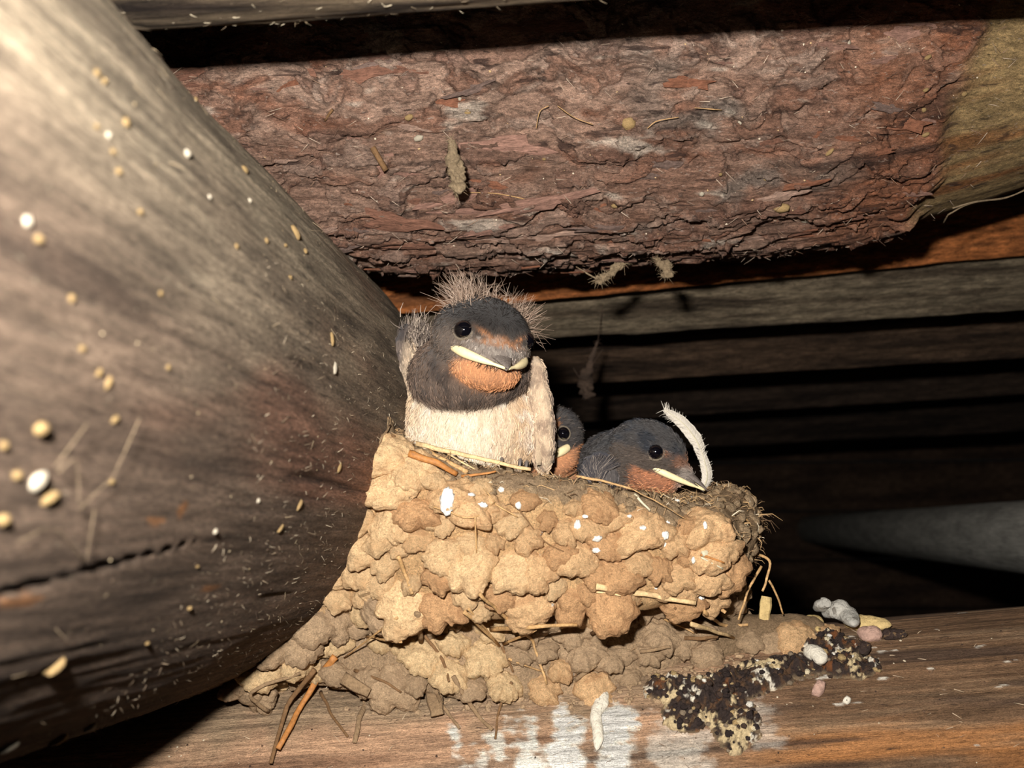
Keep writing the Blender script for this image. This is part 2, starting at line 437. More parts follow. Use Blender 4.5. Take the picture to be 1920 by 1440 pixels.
def rafter_h(U, V, X):
    h = 0.35 * fbm(X * A(0.05, 0.16, 0.16) + 3, 3) + 0.12 * fbm(X * A(0.05, 1.0, 1.0) + 9, 4) + 0.06 * fbm(X * A(0.25, 3, 3), 3)
    gr = fbm(X * A(0.04, 2.2, 2.2) + 40, 3)
    gv = sstep(0.22, 0.4, gr) * sstep(0.0, 0.25, fbm(X * A(0.08, 0.3, 0.3) + 70, 2) + 0.1)
    h -= 0.10 * gv
    top = sstep(-0.35, 0.6, np.sin(V) + 0.35 * fbm(X * A(0.1, 0.3, 0.3), 4))      # dust on the upper side, its colour paled to paint in extra flash brightness
    c = np.ones(U.shape + (3,)) * lin(122, 102, 86)
    c = mixc(c, lin(190, 172, 146), top)
    c = mixc(c, lin(176, 128, 104), 0.75 * sstep(0.08, 0.36, fbm(X * A(0.05, 0.18, 0.18) + 11, 4)) * (1 - 0.5 * top))
    c = mixc(c, lin(78, 62, 52), 0.7 * sstep(0.05, 0.35, fbm(X * A(0.06, 0.5, 0.5) + 31, 4)) * (1 - 0.4 * top))
    c = mixc(c, lin(192, 176, 150), 0.5 * sstep(0.2, 0.42, fbm(X * A(0.3, 1.2, 1.2) + 101, 3)) * top)
    c = mixc(c, lin(60, 47, 40), 0.55 * gv)
    for (u0, v0), ru, rv in RSP:
        dv = ((V - v0 + np.pi) % (2 * np.pi) - np.pi) * 10
        m = 1 - ((U - u0) / ru) ** 2 - (dv / rv) ** 2 + 0.5 * fbm(X * A(1, 2, 2) + 5, 2)
        c = mixc(c, lin(170, 112, 62), 0.7 * sstep(0, 0.5, m))
    for a, b, w in RCR:
        d, t = seg_d(rafter, U, V, a, b)
        k = 1 - sstep(0.15 * w, w, d + 0.05 * fbm(X * A(0.8, 2, 2), 2))
        h -= 0.14 * k; c = mixc(c, lin(34, 26, 22), 0.8 * k)
    return h, c
T_raf = root('rafter_log', 'big smooth grey-brown rafter log filling the left foreground, running down past the nest', 'log', rafter.p0, rafter.M)
V, F, c = rafter.mesh(4, 66, 520, 480, rafter_h, 75, 300, 0.9)
add('trunk', V, F, MT['rafter'], T_raf, cols=c)

# --- the cross beam that carries the nest
beam = Log((0, 42, -17.25), (1, -0.05, 0.087), 7.0)
def beam_h(U, V, X):
    gr = fbm(X * A(0.06, 2.6, 2.6) + 2, 4)
    h = 0.2 * fbm(X * A(0.05, 0.2, 0.2) + 5, 3) + 0.10 * gr
    c = np.ones(U.shape + (3,)) * lin(190, 150, 118)
    c = mixc(c, lin(150, 122, 98), sstep(-0.1, 0.3, fbm(X * A(0.06, 0.6, 0.6) + 12, 4)))
    c = mixc(c, lin(120, 88, 66), 0.8 * sstep(0.1, 0.34, fbm(X * A(0.05, 1.3, 1.3) + 212, 4)))
    right = sstep(6, 11, U + 3 * fbm(X * A(0.15, 0.4, 0.4) + 3, 3))
    c = mixc(c, lin(118, 90, 66), right)
    c = mixc(c, lin(150, 122, 94), right * sstep(0.05, 0.3, fbm(X * A(0.05, 1.2, 1.2) + 2, 4)))
    low = sstep(0.86, 0.6, np.sin(V) + 0.2 * fbm(X * A(0.06, 0.5, 0.5) + 8, 3)) * sstep(0.25, 0.55, np.sin(V))
    c = mixc(c, lin(168, 112, 64), 0.85 * right * low * sstep(-0.1, 0.2, fbm(X * A(0.07, 0.8, 0.8) + 21, 4)))
    c = mixc(c, lin(84, 66, 54), right * 0.8 * sstep(0.08, 0.28, fbm(X * A(0.10, 0.8, 0.8) + 51, 4)))
    c = mixc(c, lin(70, 52, 42), 0.7 * sstep(0.26, 0.4, gr))
    dust = sstep(0.72, 0.9, np.sin(V) + 0.2 * fbm(X * 0.5 + 44, 3)) * sstep(9, 5, U)
    c = mixc(c, lin(158, 134, 106), 0.85 * dust)
    # droppings run down the face below the nest: white splashes with a shape of their own
    n = fbm(X * A(0.9, 1.2, 1.2) + 61, 5, 0.65); n2 = fbm(X * A(1.2, 4.5, 4.5) + 161, 3); Uw = U + 0.8 * fbm(X * A(0.6, 0.6, 0.6) + 300, 3)
    z = np.degrees(np.arctan2(np.sin(V), -np.cos(V)))
    for (u0, w, a0, a1, k) in BSP:
        m = np.exp(-((Uw - u0) / w) ** 2 * 1.2) * sstep(a0 - 14, a0 + 8, z) * sstep(a1 + 12, a1 - 10, z)
        q = k * sstep(0.44, 0.76, m * 0.85 + 0.9 * n + 0.35 * n2)
        c = mixc(c, lin(232, 224, 208), q); h += 0.03 * q
    # fine spatter
    sp = fbm(X * A(0.9, 3.2, 3.2) + 91, 2) + 0.25 * fbm(X * 0.4 + 7, 2)
    q = sstep(0.46, 0.52, sp) * sstep(4, 9, U)
    c = mixc(c, lin(225, 215, 198), 0.85 * q); h += 0.05 * q
    return h, np.minimum(c * A(1.22, 1.24, 1.26), A(0.86, 0.83, 0.77))
BSP = [(1.2, 0.8, 20, 56, 0.9), (2.5, 0.8, 10, 60, 0.95), (4.2, 0.9, 15, 58, 0.95), (6.2, 1.5, 5, 52, 0.45), (-0.3, 0.6, 15, 48, 0.8), (-1.3, 0.5, 44, 53, 0.9), (0.1, 0.45, 42, 52, 0.8), (9.0, 1.0, 40, 60, 0.3)]
T_beam = root('cross_beam', 'peeled brown round cross beam under the nest, streaked with white droppings', 'beam', beam.p0, beam.M)
V, F, c = beam.mesh(-24, 30, 900, 330, beam_h, 80, 190, 0.75)
add('trunk', V, F, MT['beam'], T_beam, cols=c)

# --- the log with bark above the nest
def bark_bow(u):
    e = np.maximum(u - 6, 0)
    return (0 * u, 0.0105 * e * e - 0.02 * np.minimum(u + 6, 0))
bark = Log((0, 46.5, 13.35), (1, -0.02, 0.022), 8.2, bark_bow)
def terr(x, n):
    y = x * n; i = np.floor(y); f = y - i
    return (i + sstep(0.82, 1.0, f)) / n, i
def bark_h(U, V, X):
    w = X + 1.2 * np.stack([fbm(X * 0.4 + 1, 2), fbm(X * 0.4 + 20, 2), fbm(X * 0.4 + 40, 2)], -1)
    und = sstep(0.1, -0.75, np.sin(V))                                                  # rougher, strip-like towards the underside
    n3 = fbm(X * A(0.10, 1.6, 1.6) + 64, 4)
    bare = sstep(15.6, 16.6, U + 1.2 * fbm(X * A(0.3, 0.3, 0.3) + 77, 3))         # the peeled end on the right
    h = 0.45 * fbm(X * A(0.08, 0.25, 0.25) + 4, 3) + 0.16 * fbm(X * A(0.5, 1.4, 1.4), 4) + 0.25 * und * n3
    c = np.ones(U.shape + (3,)) * lin(170, 138, 120)
    # scale upon scale of bark, each layer with its own torn margins
    for k, (su, sv, thr, th, cc, am) in enumerate([(0.13, 0.38, 0.02, 0.20, lin(150, 112, 94), .6), (0.22, 0.6, 0.08, 0.16, lin(182, 152, 134), .5), (0.2, 0.7, 0.14, 0.14, lin(138, 94, 74), .6),
                                                 (0.4, 1.0, 0.16, 0.12, lin(124, 92, 80), .55), (0.35, 1.3, 0.2, 0.10, lin(196, 170, 154), .5)]):
        n = fbm(w * A(su, sv, sv) + 31 * k + 4, 5, 0.55)
        m = sstep(thr, thr + 0.035, n)
        h = h + th * m
        c = mixc(c, cc, am * m)
        c = mixc(c, lin(52, 38, 34), 0.55 * sstep(thr - 0.05, thr - 0.005, n) * sstep(thr + 0.015, thr, n) * sstep(-0.1, 0.15, fbm(X * 0.5 + 9 * k, 2)))
    h = h * (1 - bare) + bare * (-0.1 + 0.05 * fbm(X * A(0.1, 1.5, 1.5), 3))
    c = mixc(c, lin(150, 90, 62), sstep(0.2, 0.36, fbm(w * A(0.2, 0.6, 0.6) + 33, 4)) * 0.5)
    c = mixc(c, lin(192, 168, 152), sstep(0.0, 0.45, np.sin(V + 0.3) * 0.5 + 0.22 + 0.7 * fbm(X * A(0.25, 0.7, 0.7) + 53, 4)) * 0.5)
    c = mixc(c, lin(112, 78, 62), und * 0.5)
    c = mixc(c, lin(124, 110, 100), sstep(0.16, 0.32, fbm(X * A(0.25, 0.45, 0.45) + 83, 4)) * sstep(2, 7, U) * 0.8)
    c = mixc(c, lin(206, 190, 174), sstep(0.24, 0.4, fbm(X * A(0.35, 1.1, 1.1) + 183, 4)) * 0.6)
    c = mixc(c, lin(138, 82, 52), sstep(10.5, 13.5, U + 2 * fbm(X * 0.3 + 9, 3)) * 0.6)
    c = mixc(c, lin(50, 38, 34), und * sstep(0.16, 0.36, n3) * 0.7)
    c = mixc(c, mixc(np.ones(U.shape + (3,)) * lin(160, 132, 92), lin(146, 98, 60), sstep(0.0, 0.3, fbm(X * A(0.08, 0.7, 0.7) + 6, 3))), bare)
    return h, np.clip(c * A(1.25, 1.29, 1.28), 0, 0.9)
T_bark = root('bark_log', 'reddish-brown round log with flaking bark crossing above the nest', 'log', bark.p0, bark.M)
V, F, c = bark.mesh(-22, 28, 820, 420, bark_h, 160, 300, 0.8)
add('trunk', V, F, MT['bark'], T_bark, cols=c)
# loose bark plates standing off the log: each one a part
BT = [lin(160, 122, 106), lin(180, 148, 130), lin(138, 98, 80), lin(150, 100, 76), lin(128, 106, 96)]
BM = [material('bark_flake_%d' % k, tuple(b), var=[(3, I1, 0.3), (14, (0.4, 1, 1), 0.35)], bump=[(8, (0.4, 1, 1), 0.12), (30, I1, 0.04)]) for k, b in enumerate(BT)]
def flake_mesh(k):
    n = 14; r = np.random.default_rng(50 + k)
    a = np.linspace(0, 2 * np.pi, n, endpoint=False)
    rad = 1 + 0.45 * r.uniform(-1, 1, n)
    ring = np.stack([np.cos(a) * rad, np.sin(a) * rad * 0.5, 0 * a], 1)
    rows = []
    for q, z in ((0.0, 0.10), (0.55, 0.09), (1.0, 0.05), (0.97, -0.02)):
        p = ring * q; p[:, 2] = z + 0.16 * p[:, 1] ** 2 * -1 + r.uniform(-.03, .03, n) * (q > 0)
        p[:, 2] -= 0.22 * p[:, 1] * 0.5
        rows.append(p)
    V = np.concatenate(rows); F = grid_faces(4, n).tolist()
    return new_mesh('bark_flake', V, F, BM[k % 5], smooth=False)
FM = [flake_mesh(k) for k in range(15)]
def hf_at(log, hf, u, v):
    U = np.array([[u]]); Vv = np.array([[v]])
    X = np.stack([U, log.R * np.cos(Vv), log.R * np.sin(Vv)], -1)
    return float(hf(U, Vv, X)[0][0, 0])
def on_log(log, hf, u, v):
    e = 1e-3; h = hf_at(log, hf, u, v) if hf else 0.0
    p = log.surf(np.array(u), np.array(v), h)
    n = log.M @ A(0, math.cos(v), math.sin(v))
    return p, n
for k in range(170):
    u = random.uniform(-15, 15.5); v = math.radians(random.uniform(168, 292))
    p, n = on_log(bark, bark_h, u, v)
    R = frame(n, np.cross(n, bark.x))
    a = random.uniform(-0.35, 0.35); ca, sa = math.cos(a), math.sin(a)
    R = R @ np.array([[ca, -sa, 0], [sa, ca, 0], [0, 0, 1]])
    t = random.uniform(-0.05, 0.16); R = R @ np.array([[1, 0, 0], [0, math.cos(t), -math.sin(t)], [0, math.sin(t), math.cos(t)]])
    s = random.uniform(0.4, 1.2) * (0.5 if random.random() < 0.55 else 0.9)
    place('bark_flake', FM[k % 15], T_bark, p - n * 0.03, R, A(s * random.uniform(1.0, 2.0), s * 0.8, 0.55))

# --- the timber at the top edge, nearer the lens
top = Log((0, 28.2, 13.5), (1, -0.03, 0.050), 3.6)
def top_h(U, V, X):
    h = 0.2 * fbm(X * A(0.05, 0.3, 0.3) + 25, 3) + 0.16 * fbm(X * A(0.12, 1.5, 1.5) + 2, 4)
    c = np.ones(U.shape + (3,)) * lin(116, 100, 80)
    c = mixc(c, lin(46, 36, 30), sstep(-0.15, 0.25, fbm(X * A(0.1, 1.0, 1.0) + 2, 4)))
    return h, c
T_top = root('tie_beam', 'weathered grey timber along the top edge, in front of the bark log', 'beam', top.p0, top.M)
V, F, c = top.mesh(-14, 24, 320, 150, top_h)
add('trunk', V, F, MT['grey_wood'], T_top, cols=c)

# --- the grey pole lying further back on the right
pa, pb_ = P(1985, 1010, 64), P(1500, 992, 205)
pole = Log(pa, pb_ - pa, 2.35)
pole_L = np.linalg.norm(pb_ - pa)
T_pole = root('grey_pole', 'smooth grey pole reaching back into the dark behind the nest on the right', 'pole', pole.p0, pole.M)
def pole_h(U, V, X):
    return 0.06 * fbm(X * A(0.05, 0.6, 0.6), 3), np.ones(U.shape + (3,))
V, F, c = pole.mesh(-16, pole_L, 160, 40, pole_h)
add('shaft', V, F, MT['pole'], T_pole)

# ------------------------------------------------------------------ roof underside and far wall
def slab(name, a, b, up, thick, wid, mat, parent, c1, c2, seed, nu=200, nv=26):
    """a board from a to b; up is the direction across its face; wavy sawn edges"""
    a = np.asarray(a, float); b = np.asarray(b, float)
    x = unit(b - a); u = unit(np.asarray(up, float)); u = unit(u - x * (u @ x)); n = np.cross(x, u)
    if n[1] > 0: n = -n
    L = np.linalg.norm(b - a)
    t = np.linspace(0, 1, nu)
    rows = []; cols = []
    prof = [(-0.5, -1)] + [(-0.5 + k / (nv - 1), 0) for k in range(nv)] + [(0.5, -1)]
    for (q, dz) in prof:
        p = a + x * (t * L)[:, None] + u * (q * wid)
        X = np.stack([t * L, q * wid + 0 * t, 0 * t + seed * 13.7], 1)
        e = 0.12 * fbm(X * A(0.25, 0.02, 1) + 5, 3)
        p = p + u * (e * (abs(q) > 0.49) * np.sign(q))[:, None]
        h = 0.16 * fbm(X * A(0.25, 1.4, 1) + 2, 4) + 0.1 * fbm(X * A(0.06, 0.4, 1), 2)
        p = p + n * (h + (dz * thick))[:, None]
        rows.append(p); cols.append(mixc(np.ones((nu, 3)) * c1, c2, sstep(-0.1, 0.3, fbm(X * A(0.07, 0.8, 1), 4))))
    V = np.stack(rows, 1).reshape(-1, 3); C = np.stack(cols, 1).reshape(-1, 3)
    F = grid_faces(nu, len(prof)).tolist()
    o = bpy.data.objects.new(name, new_mesh(name, np.stack([(V - a) @ x, (V - a) @ u, (V - a) @ n], 1), F, mat, C)); col.objects.link(o)
    o.parent = parent
    bb, R = FR[parent.name]
    m = Matrix.Identity(4)
    for i in range(3):
        m[i][0], m[i][1], m[i][2] = x[i], u[i], n[i]; m[i][3] = (a[i] - bb[i]) * S
    o.matrix_local = m
    return o
ceil_base = A(0, 60, 6)
T_ceil = root('ceiling', 'underside of the plank roof sloping down into the dark', None, ceil_base, kind='structure')
def plank(l, r, w, up, c1, c2, seed, th=2.4):
    return slab('plank', l, r, up, th, w, MT['plank'], T_ceil, c1, c2, seed)
# each board: left and right end of its middle line, on the lines of sight of the photo, at its own depth
UP = A(0, -0.80, 0.6)
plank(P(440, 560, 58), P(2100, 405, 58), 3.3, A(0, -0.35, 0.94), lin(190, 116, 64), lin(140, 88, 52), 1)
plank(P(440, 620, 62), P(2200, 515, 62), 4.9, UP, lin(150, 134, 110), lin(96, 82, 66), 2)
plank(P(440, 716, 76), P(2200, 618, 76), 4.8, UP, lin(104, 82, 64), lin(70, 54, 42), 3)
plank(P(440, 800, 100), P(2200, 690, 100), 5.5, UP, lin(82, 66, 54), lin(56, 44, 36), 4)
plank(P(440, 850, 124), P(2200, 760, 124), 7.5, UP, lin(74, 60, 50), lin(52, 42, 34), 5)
# closed roof deck above and behind the boards
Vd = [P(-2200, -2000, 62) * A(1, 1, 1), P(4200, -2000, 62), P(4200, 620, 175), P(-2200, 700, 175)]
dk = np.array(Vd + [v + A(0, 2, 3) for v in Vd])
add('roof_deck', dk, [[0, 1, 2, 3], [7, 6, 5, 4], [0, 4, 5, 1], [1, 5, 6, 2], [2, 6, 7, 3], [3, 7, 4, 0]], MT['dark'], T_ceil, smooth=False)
# far wall of dark boards
wall_base = P(1100, 1200, 190)
T_wall = root('wall_back', 'dark board wall far behind the nest', None, wall_base, kind='structure')
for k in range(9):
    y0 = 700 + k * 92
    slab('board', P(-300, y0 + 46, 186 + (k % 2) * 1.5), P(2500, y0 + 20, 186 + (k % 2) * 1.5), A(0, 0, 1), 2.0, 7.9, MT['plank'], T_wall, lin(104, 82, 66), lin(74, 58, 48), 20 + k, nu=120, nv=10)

# ------------------------------------------------------------------ the nest
ncx, ncy, na, nb = 1.0, 43.2, 8.3, 6.9
def rim_z(x): return np.interp(x, [-8, -5.2, -4.4, -3.4, -1, 2.2, 4.0, 6.5, 8, 9.5], [-1.3, -1.4, -1.6, -2.3, -2.9, -3.3, -3.75, -4.3, -4.3, -4.5])
def nest_f(p):
    p = np.asarray(p, float)
    x, y, z = p[..., 0], p[..., 1], p[..., 2]
    zr = rim_z(x); zb = -8.0 + 0.05 * (x - 1)
    t = np.clip((z - zb) / (zr - zb), 0, 1)
    s = 0.86 + 0.14 * np.sqrt(np.clip(1 - (1 - t) ** 2, 0, 1)) - 0.05 * sstep(0.75, 1.0, t)
    rr = (np.abs((x - ncx) / na) ** 3 + np.abs((y - ncy) / nb) ** 3) ** (1 / 3)
    cup = smax((rr - s) * 6.5, z - zr, 0.5)
    cup = smax(cup, zb - z, 0.7)
    bowl = ellip(p, A(ncx, ncy, -2.6), A(6.6, 5.3, 3.0))
    cup = smax(cup, -bowl, 0.4)
    # recessed foot of older mud, spreading over the beam
    tb = np.clip((z + 10.9) / 3.6, 0, 1)
    fa = 7.6 + 1.2 * (1 - tb) ** 2; fb = 4.4 + 0.55 * (1 - tb) ** 2
    fr = (np.abs((x + 0.9) / fa) ** 3 + np.abs((y - 43.4) / fb) ** 3) ** (1 / 3)
    foot = smax((fr - 1) * 4.6, np.abs(z + 9.2) - 2.0 - 0.05 * x, 0.6)
    d = smin(cup, foot, 0.35)
    # mud smeared up the rafter and along the beam on the left
    d = smin(d, capsule(p, A(-5.4, 39.3, -6.4), A(-9.3, 38.9, -10.9), 1.1, 0.5), 0.5)
    d = smin(d, capsule(p, A(-4.9, 38.2, -1.6), A(-5.2, 38.4, -5.0), 0.75, 1.0), 0.5)
    # the torn right shoulder with its hanging tongue
    d = smin(d, ellip(p, A(8.2, 42.0, -4.9), A(1.1, 2.2, 1.0)), 0.4)
    d = smin(d, capsule(p, A(8.0, 41.0, -5.4), A(7.95, 40.6, -7.6), 0.55, 0.3), 0.3)
    # crumbled mud lying on the beam to the right
    d = smin(d, capsule(p, A(5.6, 40.7, -9.7), A(11.2, 41.0, -9.35), 1.25, 0.7), 0.4)
    d = smax(d, -rafter.f(p) - 0.3, 0.05)
    return smax(d, -beam.f(p) - 0.3, 0.05)
def nest_n(p):
    return nest_f(p) + 0.20 * fbm(np.asarray(p) * 0.9 + 3, 3) + 0.07 * fbm(np.asarray(p) * 3.5, 2)
T_nest = root('mud_nest', 'swallow nest of tan mud pellets and straw in the corner of rafter and beam', 'nest', A(0.5, 42, -10.6))
V, F = surface_nets(nest_n, (-11.5, 35.2, -12.2), (12.6, 51.0, 0.2), 0.13)
N_ = normals(V, F)
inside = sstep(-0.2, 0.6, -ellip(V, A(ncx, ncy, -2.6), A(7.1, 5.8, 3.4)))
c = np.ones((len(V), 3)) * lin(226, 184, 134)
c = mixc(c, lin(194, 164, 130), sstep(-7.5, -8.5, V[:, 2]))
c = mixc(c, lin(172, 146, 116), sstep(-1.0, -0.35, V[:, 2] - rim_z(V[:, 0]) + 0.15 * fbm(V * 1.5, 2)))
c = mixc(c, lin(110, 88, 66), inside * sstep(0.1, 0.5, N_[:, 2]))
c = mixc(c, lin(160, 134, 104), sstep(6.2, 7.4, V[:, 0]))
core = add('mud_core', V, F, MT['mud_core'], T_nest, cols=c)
nestV, nestF, nestN = V, F, N_

# pellets: one dab of mud per beakful, each a part of the nest, shingled from the top down
def pellet_mesh(k, mat):
    r = np.random.default_rng(400 + k)
    V, F = ico(5)
    o = r.uniform(-20, 20, 3)
    rad = V[:, :2] / (np.linalg.norm(V[:, :2], axis=1, keepdims=True) + 1e-6)
    ed = np.concatenate([rad, np.zeros((len(V), 1))], 1)
    out = 1 + 0.48 * fbm(ed * 1.1 + o, 2) + (0.16 + 0.16 * (ed[:, 1] < 0)) * fbm(ed * 2.8 + o, 4, 0.6)
    V[:, :2] *= out[:, None]
    V = V * (1 + 0.14 * fbm(V * 1.8 + o, 3)[:, None])
    V[:, 2] = V[:, 2] * 0.66
    V[:, 2] += -0.14 * V[:, 1] + 0.22 * fbm(V * A(1.5, 1.5, 0.2) + o, 4, 0.6) + 0.035 * fbm(V * 5 + o, 3)
    return new_mesh('mud_pellet', V, F, mat)
PM = {m: [pellet_mesh(10 * i + k, MT[m]) for k in range(6)] for i, m in enumerate(['mud_pale', 'mud_tan', 'mud_brown', 'mud_grey', 'mud_cream'])}
pts = []
cand, fk = sample_faces(V, F, 9000)
cn = unit(N_[F[fk, 0]])
for p, n in zip(cand, cn):
    if len(pts) > 295: break
    x, y, z = p
    if y > 45.5 or n[2] > 0.55 or n[2] < -0.75: continue
    if z > rim_z(x) - 0.55: continue
    if rafter.f(p) < -0.25 or beam.f(p) < -0.1: continue
    if ellip(p, A(ncx, ncy, -2.6), A(6.9, 5.6, 3.2)) < 0: continue
    if x > 7.2 and z > -7.4: continue
    if z < -8.6 and random.random() < 0.35: continue
    sp = 0.66 if z > -7.8 else 0.8
    if all((p - q[0]) @ (p - q[0]) > sp * sp for q in pts): pts.append((p, n, sp))
for p, n, sp in pts:
    x, y, z = p
    if z > -7.7:
        q = x + 1.5 * random.uniform(-1, 1)
        kind = 'mud_pale' if q < -2.4 else ('mud_tan' if random.random() < 0.62 else 'mud_brown')
        if -2.4 < q < 0.5 and random.random() < 0.45: kind = 'mud_pale'
        s = random.choice([random.uniform(0.40, 0.6), random.uniform(0.58, 1.0)])
    else:
        kind = 'mud_cream' if (x < 1.0 and random.random() < 0.38) else 'mud_grey'
        if x > 1 and random.random() < 0.18: kind = 'mud_tan'
        s = random.uniform(0.42, 0.85)
    R = frame(n + A(0, 0, 0.12))
    a = random.uniform(-0.5, 0.5); ca, sa = math.cos(a), math.sin(a)
    R = R @ np.array([[ca, -sa, 0], [sa, ca, 0], [0, 0, 1]])
    t = -random.uniform(0.2, 0.6); R = R @ np.array([[1, 0, 0], [0, math.cos(t), -math.sin(t)], [0, math.sin(t), math.cos(t)]])
    place('mud_pellet', PM[kind][random.randrange(6)], T_nest, p + n * random.uniform(-0.10, 0.08), R, A(s * random.uniform(0.85, 1.3), s * random.uniform(0.85, 1.15), s * random.uniform(0.8, 1.15)))

# crumbly rim: lumps too small to pick apart and matted fibre
V, F = nestV, nestF
fc = V[F].mean(1)
rimmask = ((fc[:, 2] > rim_z(fc[:, 0]) - 0.75) & (rafter.f(fc) > -0.3)) | ((fc[:, 0] > 7.0) & (fc[:, 2] > -8) & (fc[:, 1] < 45))
def lumps(pos, nrm, size, sub=2, seed=0):
    bv, bf = ico(sub); Vs, Fs = [], []
    for k, (p, n) in enumerate(zip(pos, nrm)):
        R = frame(n + 1e-3) if abs(unit(n)[2]) < 0.98 else np.eye(3)
        o = rng.uniform(-30, 30, 3)
        v = bv * (1 + 0.5 * noise(bv * 1.6 + o)[:, None]) * size[k] * A(rng.uniform(.7, 1.4), rng.uniform(.7, 1.3), rng.uniform(.5, .9))
        a = rng.uniform(0, 6.28); ca, sa = math.cos(a), math.sin(a)
        v = v @ np.array([[ca, -sa, 0], [sa, ca, 0], [0, 0, 1]]).T
        Vs.append(v @ R.T + p); Fs.append(bf + k * len(bv))
    return np.concatenate(Vs), np.concatenate(Fs)
pp, kk = sample_faces(V, F, 900, rimmask)
Vl, Fl = lumps(pp, nestN[F[kk, 0]], rng.uniform(0.06, 0.24, 900))
add('rim_crumbs', Vl, Fl, MT['debris'], T_nest, kind='stuff')
n = 2600
pp, kk = sample_faces(V, F, n, rimmask * 1.0 + 0.02)
nn = nestN[F[kk, 0]]
d = unit(rng.normal(size=(n, 3)) * A(1.2, 0.8, 0.6) + nn * 0.05)
ln = rng.uniform(0.1, 0.5, n)[:, None] * np.where(rng.random(n) < 0.06, 2.0, 1.0)[:, None]
p0 = pp + nn * 0.05; p1 = p0 + d * ln * 0.5 + nn * 0.08; p2 = p0 + unit(d + A(0, 0, -0.25)) * ln
Vs, Fs = strands(p0, p1, p2, rng.uniform(0.008, 0.02, n))
cc = np.array([lin(150, 122, 90), lin(186, 152, 108), lin(96, 74, 54), lin(210, 196, 170)])[rng.choice(4, n, p=[.45, .25, .22, .08])]
add('rootlets', Vs, Fs, MT['attr'], T_nest, cols=np.repeat(cc, 6, 0), kind='stuff')

# straws and twigs worked into the mud: each one a part. Points are found on the surface of nest or beam
trees = {}
def tree_of(me):
    if me.name not in trees:
        q = np.empty(len(me.vertices) * 3, np.float32); me.vertices.foreach_get('co', q)
        li = np.empty(len(me.loops), np.int32); me.loops.foreach_get('vertex_index', li)
        trees[me.name] = BVHTree.FromPolygons(q.reshape(-1, 3).tolist(), li.reshape(len(me.polygons), -1).tolist())
    return trees[me.name]
surf_ = [(tree_of(core.data), np.eye(4), np.eye(4), 99.0)]
for o in [o for o in bpy.data.objects if o.parent == T_nest and o.name.startswith('mud_pellet')]:
    m = PLACED[o.name]; surf_.append((tree_of(o.data), m, np.linalg.inv(m), 2.0 * np.linalg.norm(m[:3, :3], axis=0).max() * 0.01))
nb0 = FR[T_nest.name][0]
def touch(px, py):
    """the nest or the beam where the line of sight meets it, and its outward direction"""
    d = ray(px, py); o0 = -nb0 * S
    best = None
    for tr, m, mi, rad in surf_:
        c0 = m[:3, 3]
        if rad < 9:
            w = c0 - o0; off = np.linalg.norm(w - d * (w @ d))
            if off > rad: continue
        oo = mi[:3, :3] @ o0 + mi[:3, 3]; dd = mi[:3, :3] @ d
        loc, nn, _, _ = tr.ray_cast(Vector(oo.tolist()), Vector(dd.tolist()))
        if loc is None: continue
        p = (m[:3, :3] @ np.array(loc) + m[:3, 3]) / S + nb0
        n = unit(np.linalg.inv(m[:3, :3]).T @ np.array(nn))
        if best is None or p[1] < best[0][1]: best = (p, n)
    h, n = march(beam.f, px, py)
    if best is not None and (h is None or best[0][1] < h[1] + 0.1):
        return best[0], unit(best[1] + A(0, -0.6, 0.1))
    return (h, n)
def straw(pix, w, mat, lift=0.0, flat=0.6, name='straw', label=None):
    q = []
    w = w * 0.8
    for k, t in enumerate(pix):
        if len(t) == 3: q.append(P(*t)); continue
        h, n = touch(*t)
        if h is None: h, n = P(t[0], t[1], 40.5), A(0, -1, 0)
        q.append(h + n * (w * 0.8 + 0.06 + (0 if np.isscalar(lift) else lift[k] * 0.7)))
    q = np.array(q)
    c = bez(q, 6); m = len(c)
    c = c + 0.05 * np.stack([noise(c * 1.7 + 5), noise(c * 1.7 + 15), noise(c * 1.7 + 25)], 1)
    V, F = tube(c, w * np.linspace(1, 0.7, m) * (1 + 0.15 * noise(c * 3)), 8, flat)
    o = add(name, V, F, MT[mat], T_nest)
    if label: o['label'] = label
    return o
